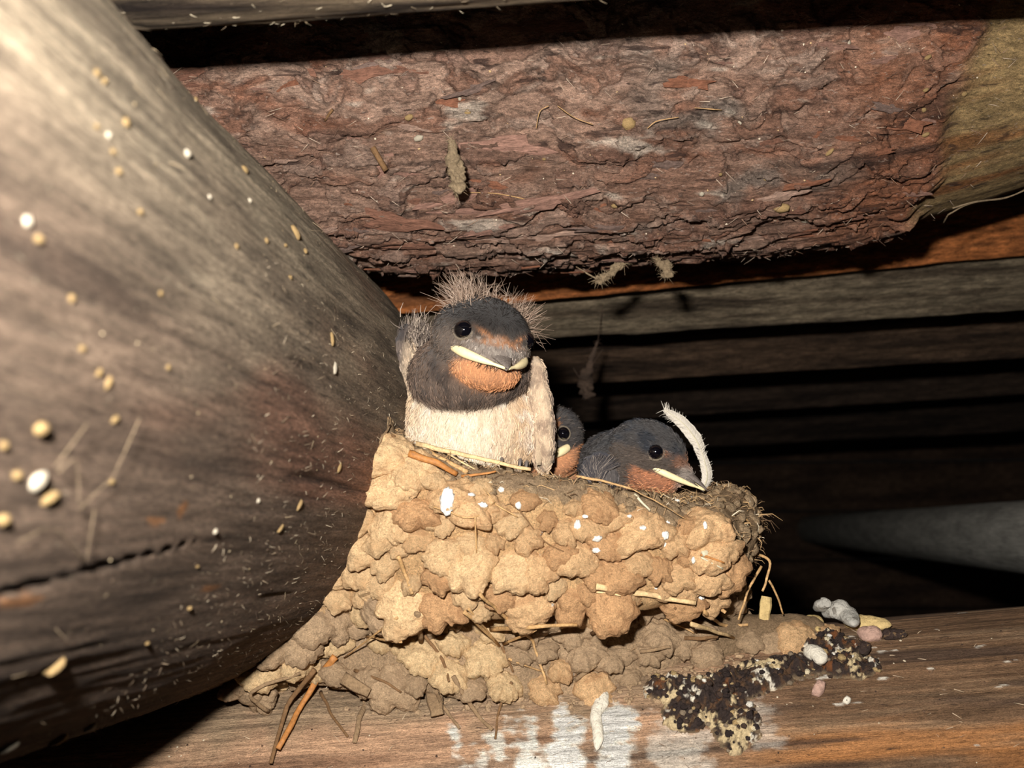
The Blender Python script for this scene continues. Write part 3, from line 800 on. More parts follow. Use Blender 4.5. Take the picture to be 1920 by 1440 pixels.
for a in [
    ([(780, 832, 37.5), (890, 857, 37.1), (997, 880, 36.8)], 0.11, 'straw_pale', 0), ([(766, 854), (812, 872), (858, 892)], 0.16, 'straw_orange', 0.35),
    ([(800, 845, 37.4), (878, 886, 36.8)], 0.12, 'straw', 0), ([(866, 893, 36.7), (930, 884, 36.6)], 0.06, 'straw_orange', 0), ([(840, 850, 37.3), (890, 880, 37.0)], 0.04, 'straw_pale', 0),
    ([(816, 949), (855, 964), (891, 968), (927, 942)], 0.035, 'straw', 0.55), ([(891, 968), (895, 1036)], 0.035, 'straw', 0.55),
    ([(927, 942), (908, 916)], 0.03, 'straw', 0.55), ([(927, 946), (972, 972)], 0.035, 'straw', 0.55),
    ([(976, 958), (1021, 1015), (1057, 1035)], 0.03, 'twig', 0.55),
    ([(1118, 1098), (1210, 1112), (1303, 1128)], 0.14, 'straw_pale', 0.75), ([(1120, 1110), (1165, 1113)], 0.05, 'straw_pale', 0.7),
    ([(1109, 1186), (1197, 1128)], 0.09, 'twig', 0.6), ([(1188, 930), (1217, 957)], 0.06, 'quill', 0.5),
    ([(1317, 1040), (1387, 1012)], 0.12, 'quill', 0.55), ([(1312, 1042), (1355, 1056)], 0.05, 'straw_orange', 0.5), ([(1315, 1047), (1353, 1066)], 0.04, 'quill', 0.5),
    ([(1427, 1061, 39.6), (1398, 1119, 39.2), (1385, 1162, 39.0)], 0.065, 'straw', 0), ([(1395, 1040, 40.6), (1413, 1037, 40.2), (1442, 1052, 39.6), (1437, 1085, 39.5), (1430, 1107, 39.4)], 0.075, 'straw', 0),
    ([(1442, 1088, 39.9), (1458, 1120, 40.0), (1470, 1152, 40.2)], 0.055, 'straw', 0), ([(1331, 1124, 38.6), (1360, 1149, 38.0)], 0.10, 'straw', 0),
    ([(1317, 1145), (1355, 1174), (1401, 1174)], 0.09, 'straw', 0.6), ([(1293, 1164), (1375, 1197)], 0.10, 'straw_pale', 0.5),
    ([(1245, 1163), (1304, 1187)], 0.055, 'straw', 0.5), ([(1264, 1140), (1307, 1186)], 0.06, 'twig', 0.6),
    ([(1080, 893, 36.8), (1130, 901, 36.6), (1185, 917, 36.4)], 0.06, 'straw', 0), ([(1185, 917, 36.4), (1240, 945, 36.4), (1290, 975, 36.7)], 0.022, 'straw', 0),
    ([(1394, 975), (1425, 994)], 0.05, 'straw', 0.4), ([(1398, 985), (1420, 1012)], 0.03, 'quill', 0.4),
    ([(639, 1232), (585, 1325), (529, 1419)], 0.16, 'straw_orange', [0.5, 0.7, 0.5]), ([(577, 1254), (545, 1345), (513, 1442)], 0.12, 'twig', [0.4, 0.6, 0.4]),
    ([(746, 1159), (648, 1232)], 0.05, 'straw', 0.7), ([(687, 1191), (752, 1202)], 0.06, 'straw', 0.6),
    ([(602, 1302), (620, 1340), (654, 1385)], 0.08, 'twig', 0.2), ([(666, 1272), (684, 1315), (676, 1350), (666, 1397)], 0.15, 'twig_mud', 0.2),
    ([(666, 1257), (710, 1275), (752, 1296)], 0.07, 'twig', 0.3), ([(749, 1040), (762, 1080), (773, 1112)], 0.10, 'straw', 0.5),
    ([(782, 1147), (791, 1205)], 0.16, 'twig_mud', 0.5), ([(794, 1183), (831, 1241), (840, 1281)], 0.08, 'twig', 0.4),
    ([(849, 1269), (892, 1339), (923, 1373)], 0.11, 'twig_mud', 0.25), ([(822, 1293), (834, 1333), (862, 1370)], 0.09, 'twig_mud', 0.2),
    ([(959, 1281), (938, 1330), (930, 1388)], 0.07, 'twig', 0.25), ([(871, 1144), (935, 1214)], 0.08, 'straw', 0.6), ([(878, 1140), (930, 1205)], 0.05, 'straw', 0.65),
    ([(900, 1109), (950, 1155), (991, 1195), (1004, 1221), (1024, 1283)], 0.075, 'straw', 0.75), ([(921, 1179), (1000, 1172), (1080, 1168)], 0.10, 'straw', 0.5),
    ([(944, 1208), (1004, 1179)], 0.07, 'straw', 0.5), ([(942, 1213), (962, 1260)], 0.07, 'twig', 0.5), ([(955, 1234), (1020, 1260)], 0.055, 'straw', 0.5),
    ([(1080, 1278), (1119, 1249)], 0.10, 'twig_mud', 0.3), ([(1283, 1197), (1343, 1194)], 0.09, 'twig', 0.35), ([(1200, 1221), (1258, 1213)], 0.09, 'twig_mud', 0.35),
    ([(715, 812), (726, 772)], 0.05, 'straw', 0.25), ([(742, 812), (746, 780)], 0.05, 'straw', 0.3), ([(505, 1330), (470, 1295), (560, 1262)], 0.10, 'twig_mud', 0.15),
    ([(735, 820), (790, 838)], 0.07, 'twig', 0.35), ([(1050, 905), (1100, 880)], 0.05, 'twig', 0.35), ([(690, 880), (715, 830), (728, 800)], 0.07, 'twig_mud', 0.35)]:
    straw(*a)
# scraps of leaf stuck to the beam below
for pix, w in (([(815, 1305), (822, 1352)], 0.42), ([(640, 1270), (690, 1300)], 0.3)):
    straw(pix, w, 'twig_mud', 0.1, 0.2, 'leaf_scrap')

# white splashes of droppings dried on the mud
for k, (x, y, w, h_) in enumerate([(838, 940, 13, 26), (884, 928, 7, 4), (905, 948, 9, 6), (940, 918, 6, 5), (972, 948, 6, 7), (1083, 985, 6, 10), (1120, 1010, 9, 6), (1118, 1032, 8, 5), (1205, 990, 7, 5), (1247, 1004, 7, 8),
                                  (1246, 1021, 4, 5), (1252, 980, 5, 5), (1322, 985, 4, 8), (1300, 1050, 4, 6), (1098, 968, 6, 4), (1270, 940, 6, 5), (1297, 935, 5, 7), (1230, 1102, 3, 3), (1314, 1118, 6, 8), (1180, 968, 5, 3)]):
    q, n = touch(x, y)
    if q is None: continue
    bv, bf = ico(3)
    sc_ = q[1] / FPX
    v = bv * (1 + 0.45 * noise(bv * 2.2 + k * 3.1)[:, None]) * A(w * sc_, h_ * sc_, 0.07)
    add('white_splash', v @ frame(n).T + q, bf, MT['splash'], T_nest)
# ------------------------------------------------------------------ the young swallows
def head_frame(yaw, pitch, roll):
    y, p, r = map(math.radians, (yaw, pitch, roll))
    Fv = A(math.sin(y) * math.cos(p), -math.cos(y) * math.cos(p), math.sin(p))
    S0 = A(math.cos(y), math.sin(y), 0); U0 = np.cross(S0, Fv) * -1
    if U0[2] < 0: U0 = -U0
    Sv = math.cos(r) * S0 - math.sin(r) * U0; Uv = math.sin(r) * S0 + math.cos(r) * U0
    return np.stack([Fv, Sv, Uv], 1)
def fur(name, V, F, C, n, flow, ln, w, parent, lift=0.35, mask=None, jit=0.25):
    N = normals(V, F)
    p, k = sample_faces(V, F, n, mask)
    nn = N[F[k, 0]]; cc = C[F[k, 0]]
    fl_ = flow(p); t = unit(fl_ - nn * (fl_ * nn).sum(1, keepdims=True))
    d = unit(t + nn * lift + rng.normal(size=p.shape) * jit)
    L = (ln * rng.uniform(0.6, 1.3, n))[:, None] if np.isscalar(ln) else (ln(p) * rng.uniform(0.6, 1.3, n))[:, None]
    p0 = p - nn * 0.02; p1 = p0 + d * L * 0.55; p2 = p0 + unit(d - nn * 0.25) * L
    Vs, Fs = strands(p0, p1, p2, np.full(n, w) * rng.uniform(0.6, 1.4, n), 0.3)
    cc = np.clip(cc * np.exp(rng.normal(0.0, 1.0, (n, 1)) * np.where(cc.mean(1, keepdims=True) > 0.3, 0.15, 0.36)), 0, 0.85)
    return add(name, Vs, Fs, MT['attr'], parent, cols=np.repeat(cc, 6, 0), kind='stuff')
def ring_mesh(c, nrm, R, r, nu=28, nv=8):
    M = frame(nrm); a = np.linspace(0, 2 * np.pi, nu, endpoint=False); b = np.linspace(0, 2 * np.pi, nv, endpoint=False)
    Aa, Bb = np.meshgrid(a, b, indexing='ij')
    L = np.stack([(R + r * np.cos(Bb)) * np.cos(Aa), (R + r * np.cos(Bb)) * np.sin(Aa), r * np.sin(Bb)], -1).reshape(-1, 3)
    L *= (1 + 0.03 * noise(L * 9)[:, None])
    i = np.arange(nu)[:, None]; j = np.arange(nv)[None, :]
    Fq = np.stack([i * nv + j, ((i + 1) % nu) * nv + j, ((i + 1) % nu) * nv + (j + 1) % nv, i * nv + (j + 1) % nv], -1).reshape(-1, 4)
    return L @ M.T + c, Fq
def eye(parent, H, M, e, r, skull_r):
    c = H + M @ A(*e)
    n = unit(M @ (A(*e) / A(*skull_r) ** 2))
    V, F = ico(4)
    o = add('eye', V * r + c - n * r * 0.30, F, MT['eye'], parent, label='glossy black eye')
    V, F = ring_mesh(c - n * r * 0.06, n, r * 1.02, r * 0.15)
    FRo = o
    add('eye_ring', V, F, MT['ring'], o)
def bill(parent, H, M, tip, corner, base_u, width, cork=1.0):
    """upper mandible, lower mandible and the two pale gape flanges of a nestling; corner and tip in the head frame"""
    tip = A(*tip); cf, cs, cu = corner
    W = lambda L: H + np.asarray(L) @ M.T
    # upper mandible: short flat wedge, hooked tip
    st = np.linspace(0, 1, 9)
    rows = []
    f0 = cf + 0.40 * (tip[0] - cf)
    for t in st:
        f = f0 + (tip[0] - f0) * t; hw = width * (1 - t) ** 0.75 + 0.015; hh = 0.26 * (1 - t) ** 0.7 + 0.02
        cu_ = base_u + (tip[2] - base_u) * t ** 1.5
        a = np.linspace(0, np.pi, 9)
        rows.append(np.stack([f + 0 * a, hw * np.cos(a), cu_ + hh * np.sin(a) ** 0.8], 1))
        rows[-1] = np.vstack([rows[-1], [[f, 0, cu_ - 0.02]]])
    V = W(np.concatenate(rows)); Fq = grid_faces(9, 10).tolist(); Fq.append(list(range(80, 90)))
    up = add('upper_bill', V, Fq, MT['bill'], parent)
    for sgn in (-1, 1):
        nz = tube(W([[f0 + 0.18, sgn * width * 0.42, base_u + 0.21], [f0 + 0.32, sgn * width * 0.34, base_u + 0.17]]), [0.05, 0.035], 8)
        add('nostril', nz[0], nz[1], MT['eye'], up)
    # gape flanges along each side, thick at the corner
    for sgn in (-1, 1):
        pts = [[cf, sgn * cs, cu], [cf + 0.33 * (tip[0] - cf), sgn * (cs * 0.83), cu + 0.25 * (tip[2] - cu) - 0.02],
               [cf + 0.66 * (tip[0] - cf), sgn * cs * 0.47, cu + 0.6 * (tip[2] - cu) - 0.02], [tip[0] - 0.12, sgn * 0.06, tip[2] + 0.0]]
        cpt = bez(W(pts), 8); m = len(cpt)
        tt = np.linspace(0, 1, m)
        V, Fq = tube(cpt, cork * (0.06 + 0.085 * np.sin(np.clip(tt * 1.1 + 0.10, 0, 1) * np.pi) ** 0.6) * (1 - 0.35 * tt), 10, 1.15, M[:, 2])
        add('gape_flange', V, Fq, MT['gape'], parent, label='pale yellow gape flange')
    # lower mandible under it
    rows = []
    for t in st:
        f = f0 + (tip[0] - 0.1 - f0) * t; hw = width * 0.9 * (1 - t) ** 0.75 + 0.012
        cu_ = base_u - 0.08 + (tip[2] - base_u) * t ** 1.5
        a = np.linspace(np.pi, 2 * np.pi, 9)
        rows.append(np.stack([f + 0 * a, hw * np.cos(a), cu_ + 0.14 * (1 - t) ** 0.6 * np.sin(a)], 1))
    V = W(np.concatenate(rows)); Fq = grid_faces(9, 9).tolist(); Fq.append(list(range(72, 81)))
    add('lower_bill', V, Fq, MT['bill'], parent)
BLACK, SLATE, BROWNG = lin(38, 34, 32), lin(66, 58, 52), lin(98, 85, 75)
RUST, CREAM, BUFF = lin(196, 138, 96), lin(226, 208, 182), lin(206, 176, 142)

# --- the big fledgling in front
H = P(901, 640, 39.3); M = head_frame(27, -12, 8); SK = (1.80, 1.78, 1.55)
bird = root('swallow_chick', 'fledgling swallow sitting upright on the rim, with downy tufts and a cream breast', 'bird', A(-1.65, 41.4, -4.6), group='young swallows in the nest')
Lh = lambda p: (p - H) @ M
cCol, cBel, cBack = P(881, 700, 40.75), P(888, 792, 41.75), P(872, 745, 43.6)
def chick1_parts(p):
    L = Lh(p)
    return [ellip(L, A(0, 0, 0.08), A(*SK)),
            ellip(L, A(0.85, 0, -0.85), A(1.05, 1.25, 0.72)),
            ellip(p, cCol, A(2.25, 2.45, 1.66), np.stack([A(1, 0, 0.12) / 1.007, A(0, 1, 0), A(-0.12, 0, 1) / 1.007], 1)),
            ellip(p, cBel, A(2.62, 2.45, 2.55)),
            ellip(p, cBack, A(2.6, 1.9, 3.0)),
            ellip(L, A(1.55, 0, -0.22), A(0.45, 0.62, 0.42))]
def chick1(p):
    D = chick1_parts(p)
    d = smin(D[0], D[1], 0.25); d = smin(d, D[5], 0.35)
    e = smin(D[3], D[4], 0.6); e = smin(e, D[2], 0.12)
    return smin(d, e, 0.14) + 0.035 * fbm(p * 1.7, 2)
def paint_head(L, c, sk, rust_u, fore=True):
    f, s, u = L[:, 0] / sk[0], np.abs(L[:, 1]) / sk[1], L[:, 2] / sk[2]
    n = fbm(L * 2.2, 3)
    c = mixc(c, BROWNG, sstep(0.30, 0.05, u + 0.15 * n))
    c = mixc(c, BLACK, sstep(0.22, 0.5, u + 0.15 * n - 0.1 * s))
    if fore:
        m = sstep(0.80, 0.94, f + 0.14 * n) * sstep(0.0, 0.12, u) * sstep(0.36, 0.22, u + 0.3 * s + 0.1 * n)
        c = mixc(c, lin(166, 114, 76), 0.8 * m)
        m = np.exp(-(((u - 0.26 - 0.5 * (s - 0.3)) / 0.06) ** 2 + ((s - 0.36) / 0.14) ** 2)) * (f > 0.4)
        c = mixc(c, lin(160, 108, 70), m * 0.8)
    m = sstep(0.66, 0.86, f + 0.1 * n) * sstep(0.16, 0.0, u) * sstep(-0.5, -0.3, u)
    c = mixc(c, lin(138, 128, 120), 0.7 * m)
    m = sstep(0.45, 0.65, f) * sstep(0.35, 0.1, u) * sstep(-0.4, -0.2, u)
    c = mixc(c, lin(156, 146, 136), 0.8 * m * sstep(0.05, 0.3, fbm(L * 6, 2)))
    return c
V, F = surface_nets(chick1, (-5.2, 36.8, -5.6), (2.2, 46.2, 3.6), 0.085)
Dp = np.stack(chick1_parts(V), 1)
L = Lh(V)
c = np.ones((len(V), 3)) * SLATE
wgt = np.exp(-np.maximum(Dp, 0) * 14)
headm = np.maximum(wgt[:, 0], wgt[:, 5])
c_head = paint_head(L, np.ones((len(V), 3)) * SLATE, SK, -0.3)
nz = fbm(V * 1.6, 3)
belly = mixc(np.ones((len(V), 3)) * CREAM, BUFF, sstep(0.5, 1.9, V[:, 0] + 1.6 + 0.7 * nz) + 0.8 * sstep(-1.4, -2.4, V[:, 0] + 1.6 + 0.7 * nz))
belly = mixc(belly, lin(238, 228, 214), sstep(0.0, 0.4, nz) * 0.6)
belly = mixc(belly, lin(190, 160, 130), sstep(0.1, 0.4, fbm(V * A(3, 3, 1.2) + 9, 3)) * 0.5)
backc = mixc(np.ones((len(V), 3)) * lin(60, 54, 54), lin(110, 98, 90), sstep(0, 0.4, nz))
collar = mixc(np.ones((len(V), 3)) * lin(98, 82, 71), lin(64, 54, 48), sstep(-0.1, 0.3, nz))
cols_ = [c_head, np.ones((len(V), 3)) * RUST, collar, belly, backc, c_head]
k1 = np.argmin(Dp + A(0.0, -0.02, -0.0, 0.04, 0.1, 0.0), 1)
c = np.zeros((len(V), 3))
sw = np.exp(-Dp * 18); sw /= sw.sum(1, keepdims=True)
for i in range(6): c += sw[:, i:i + 1] * cols_[i]
body = add('body', V, F, MT['feather'], bird, cols=c)
def flow1(p):
    L = Lh(p); m = sstep(2.1, 1.4, np.linalg.norm(L, axis=1))[:, None]
    return m * (-M[:, 0] * 1.0) + (1 - m) * (A(0, 0, -1) + 0.15 * unit(p - cBel))
bd = V; fmask = ((V[F].mean(1)[:, 1] < 43.5) & (V[F].mean(1)[:, 2] > -4.2)).astype(float)
def len1(p):
    L = Lh(p); r = np.linalg.norm(L / A(*SK), axis=1)
    return 0.17 + 0.10 * sstep(1.0, 1.5, r)
fur('plumage', V, F, c, 34000, flow1, len1, 0.012, bird, 0.30, fmask, 0.24)
eye(bird, H, M, (1.06, -1.28, 0.42), 0.36, SK)
eye(bird, H, M, (1.06, 1.28, 0.42), 0.36, SK)
bill(bird, H, M, (2.5, 0, -0.52), (0.80, 1.40, -0.27), -0.2, 0.58, 1.2)
# bristles at the gape
nb_ = 40
tt = rng.uniform(0.3, 0.9, nb_); sg = np.where(rng.random(nb_) < 0.6, -1, 1)
Lr = np.stack([0.8 + 1.5 * tt, sg * 1.3 * (1 - tt) ** 0.8, -0.45 - 0.12 * tt], 1)
p0 = H + Lr @ M.T; d = unit(np.stack([0.4 + rng.normal(0, .3, nb_), sg * 0.5 + rng.normal(0, .3, nb_), -0.7 + rng.normal(0, .3, nb_)], 1)) @ M.T
Vs, Fs = strands(p0, p0 + d * 0.15, p0 + d * 0.3, np.full(nb_, 0.01))
add('bristles', Vs, Fs, MT['attr'], bird, cols=np.tile(lin(50, 42, 38), (len(Vs), 1)), kind='stuff')
# long grey down standing off the crown
def down(parent, centres, name='down_tuft'):
    for (cL, n, ln, spread) in centres:
        base = A(*cL) + rng.normal(size=(n, 3)) * spread
        base = base / np.linalg.norm(base / A(*SK), axis=1, keepdims=True) * 0.97
        nn = unit(base / A(*SK) ** 2)
        d = unit(nn + rng.normal(size=(n, 3)) * 0.55 + A(-0.1, 0, 0.15))
        Ls = (ln * rng.uniform(0.35, 1.15, n))[:, None]
        b1 = base + d * Ls * 0.5; d2 = unit(d + rng.normal(size=(n, 3)) * 0.55); b2 = b1 + d2 * Ls * 0.5
        W = lambda q: H + q @ M.T
        Vs, Fs = strands(W(base), W(b1), W(b2), rng.uniform(0.006, 0.011, n), 0.3)
        cc = np.array([lin(150, 126, 108), lin(118, 98, 84), lin(178, 156, 138)])[rng.choice(3, n)]
        add(name, Vs, Fs, MT['attr'], parent, cols=np.repeat(cc, 6, 0), kind='stuff', label='tuft of wispy grey-brown down')
down(bird, [((-0.15, -0.85, 1.15), 360, 1.15, 0.26), ((-0.35, 1.15, 0.75), 420, 1.2, 0.24), ((-0.5, 0.1, 1.35), 110, 1.0, 0.35)])
# wings folded against the sides
def wing(parent, c, r, R, cols2, seed, tips, nm='wing', n=3500):
    def f(p):
        d = ellip(p, c, r, R)
        q = (p - c) @ R
        return d + 0.03 * np.sin(q[..., 2] * 5.5 + 1.2 * np.sin(q[..., 1] * 3 + seed)) * sstep(-1, 0.5, q[..., 2]) + 0.06 * fbm(p * 2 + seed, 2)
    b = np.max(r) + 0.3
    V, F = surface_nets(f, c - b, c + b, 0.075)
    m = fbm(V * 1.9 + seed, 3); q = (V - c) @ R
    C = mixc(np.ones((len(V), 3)) * cols2[0], cols2[1], sstep(-0.1, 0.3, m))
    C = mixc(C, cols2[2], sstep(0.15, 0.9, (q[:, 0] * cols2[3]) / r[0]))
    w = add(nm, V, F, MT['feather'], parent, cols=C)
    fur('covert_feathers', V, F, C, n, lambda p: np.tile(A(0, 0, -1), (len(p), 1)), 0.22, 0.016, w, 0.2, None, 0.15)
    for (a, b_, wd, cl) in tips:
        pts = bez([a, (np.asarray(a) + b_) / 2 + A(0.06, -0.05, 0), b_], 8)
        tv = np.linspace(0, 1, len(pts)); rad = wd * np.sin(np.clip(tv * 0.8 + 0.12, 0, 1) * np.pi) ** 0.5
        V, F = tube(pts, np.maximum(rad, 0.02), 10, 0.18, A(0.5, -0.85, 0))
        add('flight_feather', V, F, MT['feather'], w, cols=np.tile(cl, (len(V), 1)))
    return w
wc = P(1010, 778, 41.1)
wr = np.stack([unit(A(1, 0.25, 0.10)), unit(A(-0.25, 1, 0)), A(0, 0, 1)], 1); wr[:, 2] = np.cross(wr[:, 0], wr[:, 1])
wing(bird, wc, A(0.50, 1.05, 2.25), wr, (lin(216, 190, 160), lin(168, 144, 122), lin(120, 106, 96), 1.0), 3.0,
     [(P(1024, 715, 41.3), P(1036, 868, 41.0), 0.18, lin(112, 100, 92)), (P(1020, 720, 40.9), P(1025, 876, 40.7), 0.20, lin(172, 152, 132)), (P(1010, 740, 40.6), P(1010, 872, 40.4), 0.2, lin(206, 182, 152))])
wc2 = P(756, 700, 41.9)
wing(bird, wc2, A(0.45, 1.2, 1.9), np.stack([unit(A(1, -0.2, -0.1)), unit(A(0.2, 1, 0)), np.cross(unit(A(1, -0.2, -0.1)), unit(A(0.2, 1, 0)))], 1), (lin(70, 62, 60), lin(110, 98, 90), lin(214, 190, 162), 1.0), 8.0,
     [(P(742, 650, 41.6), P(748, 800, 41.2), 0.16, lin(96, 88, 84))])
# ruffled pale scruff on the shoulder
n = 260
p0 = P(786, 628, 41.3) + rng.normal(size=(n, 3)) * A(0.26, 0.3, 0.32)
d = unit(A(-0.15, -0.2, 1.0) + rng.normal(size=(n, 3)) * 0.35)
Ls = rng.uniform(0.2, 0.6, n)[:, None]
Vs, Fs = strands(p0, p0 + d * Ls * 0.5, p0 + unit(d + A(0.2, 0, 0)) * Ls, rng.uniform(0.008, 0.018, n), 0.3)
cc = np.array([lin(178, 162, 146), lin(130, 116, 106), lin(96, 86, 80)])[rng.choice(3, n)]
add('shoulder_scruff', Vs, Fs, MT['attr'], bird, cols=np.repeat(cc, 6, 0), kind='stuff')
# toes hooked over the rim
for (x, y) in ((941, 866), (976, 868), (988, 872)):
    b0 = P(x, y + 4, 38.3)
    pts = bez([b0 + A(0, 0.7, -0.05), b0 + A(0, 0.2, 0.16), b0 + A(-0.02, -0.12, 0.06), b0 + A(-0.03, -0.16, -0.14)], 5)
    V, F = tube(pts, np.linspace(0.10, 0.03, len(pts)), 8)
    add('claw', V, F, MT['claw'], bird)

# --- the chick lying low on the right
H3 = P(1212, 852, 41.6); M3 = head_frame(72, -19, 2); SK3 = (1.5, 1.15, 1.22)
bird3 = root('swallow_chick', 'dark young swallow in profile, its bill resting on the right rim', 'bird', A(3.6, 43, -5.4), group='young swallows in the nest')
L3 = lambda p: (p - H3) @ M3
c3 = P(1158, 878, 43.6)
def ch3_parts(p):
    L = L3(p)
    return [ellip(L, A(0, 0, 0.06), A(*SK3)), capsule(L, A(0.3, 0, -0.05), A(1.62, 0, -0.24), 0.95, 0.36),
            ellip(L, A(0.55, 0, -0.62), A(1.0, 0.85, 0.6)), ellip(p, c3, A(1.6, 1.8, 1.5)), ellip(p, P(1165, 870, 42.6), A(1.3, 1.3, 1.3))]
def chick3(p):
    D = ch3_parts(p)
    d = smin(D[0], D[1], 0.35); d = smin(d, D[2], 0.2); d = smin(d, D[4], 0.3); d = smin(d, D[3], 0.35)
    return d + 0.03 * fbm(p * 2, 2)
V, F = surface_nets(chick3, (0.2, 39.2, -5.4), (8.4, 45.6, 0.2), 0.075)
L = L3(V); nz = fbm(V * 1.7, 3)
c = mixc(np.ones((len(V), 3)) * lin(62, 59, 58), lin(44, 46, 51), sstep(-0.15, 0.3, nz))
c = mixc(c, lin(92, 88, 86), 0.6 * sstep(0.15, 0.4, fbm(V * 4 + 3, 3)))
f, s, u = L[:, 0], np.abs(L[:, 1]), L[:, 2]
c = mixc(c, lin(78, 68, 61), sstep(0.35, 0.05, u + 0.2 * nz) * (f > -1.2))
c = mixc(c, lin(140, 98, 74), 0.85 * sstep(1.05, 1.35, f + 0.25 * nz) * sstep(-0.1, 0.1, u) * sstep(0.55, 0.25, u))
c = mixc(c, lin(140, 98, 74), np.exp(-(((u - 0.33) / 0.09) ** 2 + ((f - 0.8) / 0.2) ** 2)) * 0.9)
c = mixc(c, lin(170, 114, 82), sstep(-0.42, -0.52, u + 0.06 * nz) * sstep(-0.35, 0.0, f))
c = mixc(c, lin(160, 148, 138), 0.6 * sstep(1.35, 1.6, f) * sstep(0.2, 0.0, u))
add('body', V, F, MT['feather'], bird3, cols=c)
fm3 = (V[F].mean(1)[:, 2] > -4.4).astype(float)
fur('plumage', V, F, c, 16000, lambda p: np.tile(-M3[:, 0], (len(p), 1)) + A(0, 0, -0.3), 0.2, 0.012, bird3, 0.28, fm3, 0.25)
eye(bird3, H3, M3, (0.46, -1.02, 0.30), 0.30, SK3)
eye(bird3, H3, M3, (0.46, 1.02, 0.30), 0.30, SK3)
bill(bird3, H3, M3, (2.62, 0, -0.50), (0.50, 0.93, -0.30), -0.16, 0.42, 0.85)
# fan of grey feathers at the shoulder
wb = P(1128, 882, 41.4)
Rw = np.stack([unit(A(0.25, -1, 0.1)), unit(A(1, 0.25, 0)), A(0, 0, 1)], 1); Rw[:, 2] = np.cross(Rw[:, 0], Rw[:, 1])
w3 = wing(bird3, wb, A(0.32, 0.78, 0.72), Rw, (lin(58, 58, 66), lin(74, 72, 76), lin(92, 86, 84), 1.0), 5.0, [], 'wing', 900)
n = 300
a = np.radians(rng.uniform(25, 172, n)); q = rng.uniform(0.75, 1.05, n)
e = wb + np.stack([np.cos(a) * 0.86 * q, -0.40 + rng.uniform(-.05, .1, n), np.sin(a) * 0.7 * q - 0.05], 1)
s0 = wb + np.stack([-0.45 + 0.4 * rng.random(n), np.full(n, -0.36), np.full(n, -0.5)], 1)
Vs, Fs = strands(s0, (s0 + e) / 2 + A(-0.1, -0.12, 0.16), e, rng.uniform(0.006, 0.014, n), 0.4)
cc = np.array([lin(60, 58, 62), lin(86, 80, 78), lin(146, 134, 124)])[rng.choice(3, n, p=[.45, .35, .2])]
add('fan_barbs', Vs, Fs, MT['attr'], w3, cols=np.repeat(cc, 6, 0), kind='stuff')

# --- the chick peeping out between the other two
H2 = P(1043, 819, 43.9); M2 = head_frame(-30, -14, -8); SK2 = (1.25, 1.06, 1.17)
bird2 = root('swallow_chick', 'young swallow half hidden behind the wing of the upright fledgling, one eye showing', 'bird', A(1.4, 45.0, -5.4), group='young swallows in the nest')
L2 = lambda p: (p - H2) @ M2
def ch2_parts(p):
    L = L2(p)
    return [ellip(L, A(0, 0, 0.05), A(*SK2)), ellip(L, A(0.55, 0, -0.75), A(0.95, 0.98, 0.7)), ellip(p, H2 + A(-0.15, 0.7, -1.7), A(1.15, 1.3, 1.6)), ellip(L, A(1.15, 0, -0.15), A(0.45, 0.55, 0.4))]
def chick2(p):
    D = ch2_parts(p); return smin(smin(smin(D[0], D[1], 0.2), D[3], 0.3), D[2], 0.25)
V, F = surface_nets(chick2, H2 - A(2, 2.2, 3.8), H2 + A(2, 2.6, 1.7), 0.09)
L = L2(V); nz = fbm(V * 2, 3); f, s, u = L[:, 0], np.abs(L[:, 1]), L[:, 2]
c = mixc(np.ones((len(V), 3)) * lin(58, 54, 54), lin(82, 74, 68), sstep(-0.1, 0.3, nz))
c = mixc(c, lin(178, 124, 84), sstep(0.55, 0.75, f + 0.2 * nz) * sstep(0.1, 0.25, u) * sstep(0.75, 0.6, s))
c = mixc(c, lin(196, 138, 98), sstep(-0.38, -0.52, u + 0.05 * nz) * sstep(-0.4, 0.0, f))
add('body', V, F, MT['feather'], bird2, cols=c)
fur('plumage', V, F, c, 9000, lambda p: np.tile(-M2[:, 0], (len(p), 1)) + A(0, 0, -0.3), 0.2, 0.012, bird2, 0.28, None, 0.25)
eye(bird2, H2, M2, (0.78, 0.82, 0.28), 0.27, SK2)
eye(bird2, H2, M2, (0.78, -0.82, 0.28), 0.27, SK2)
bill(bird2, H2, M2, (1.95, 0, -0.42), (0.74, 0.86, -0.30), -0.18, 0.40, 1.2)

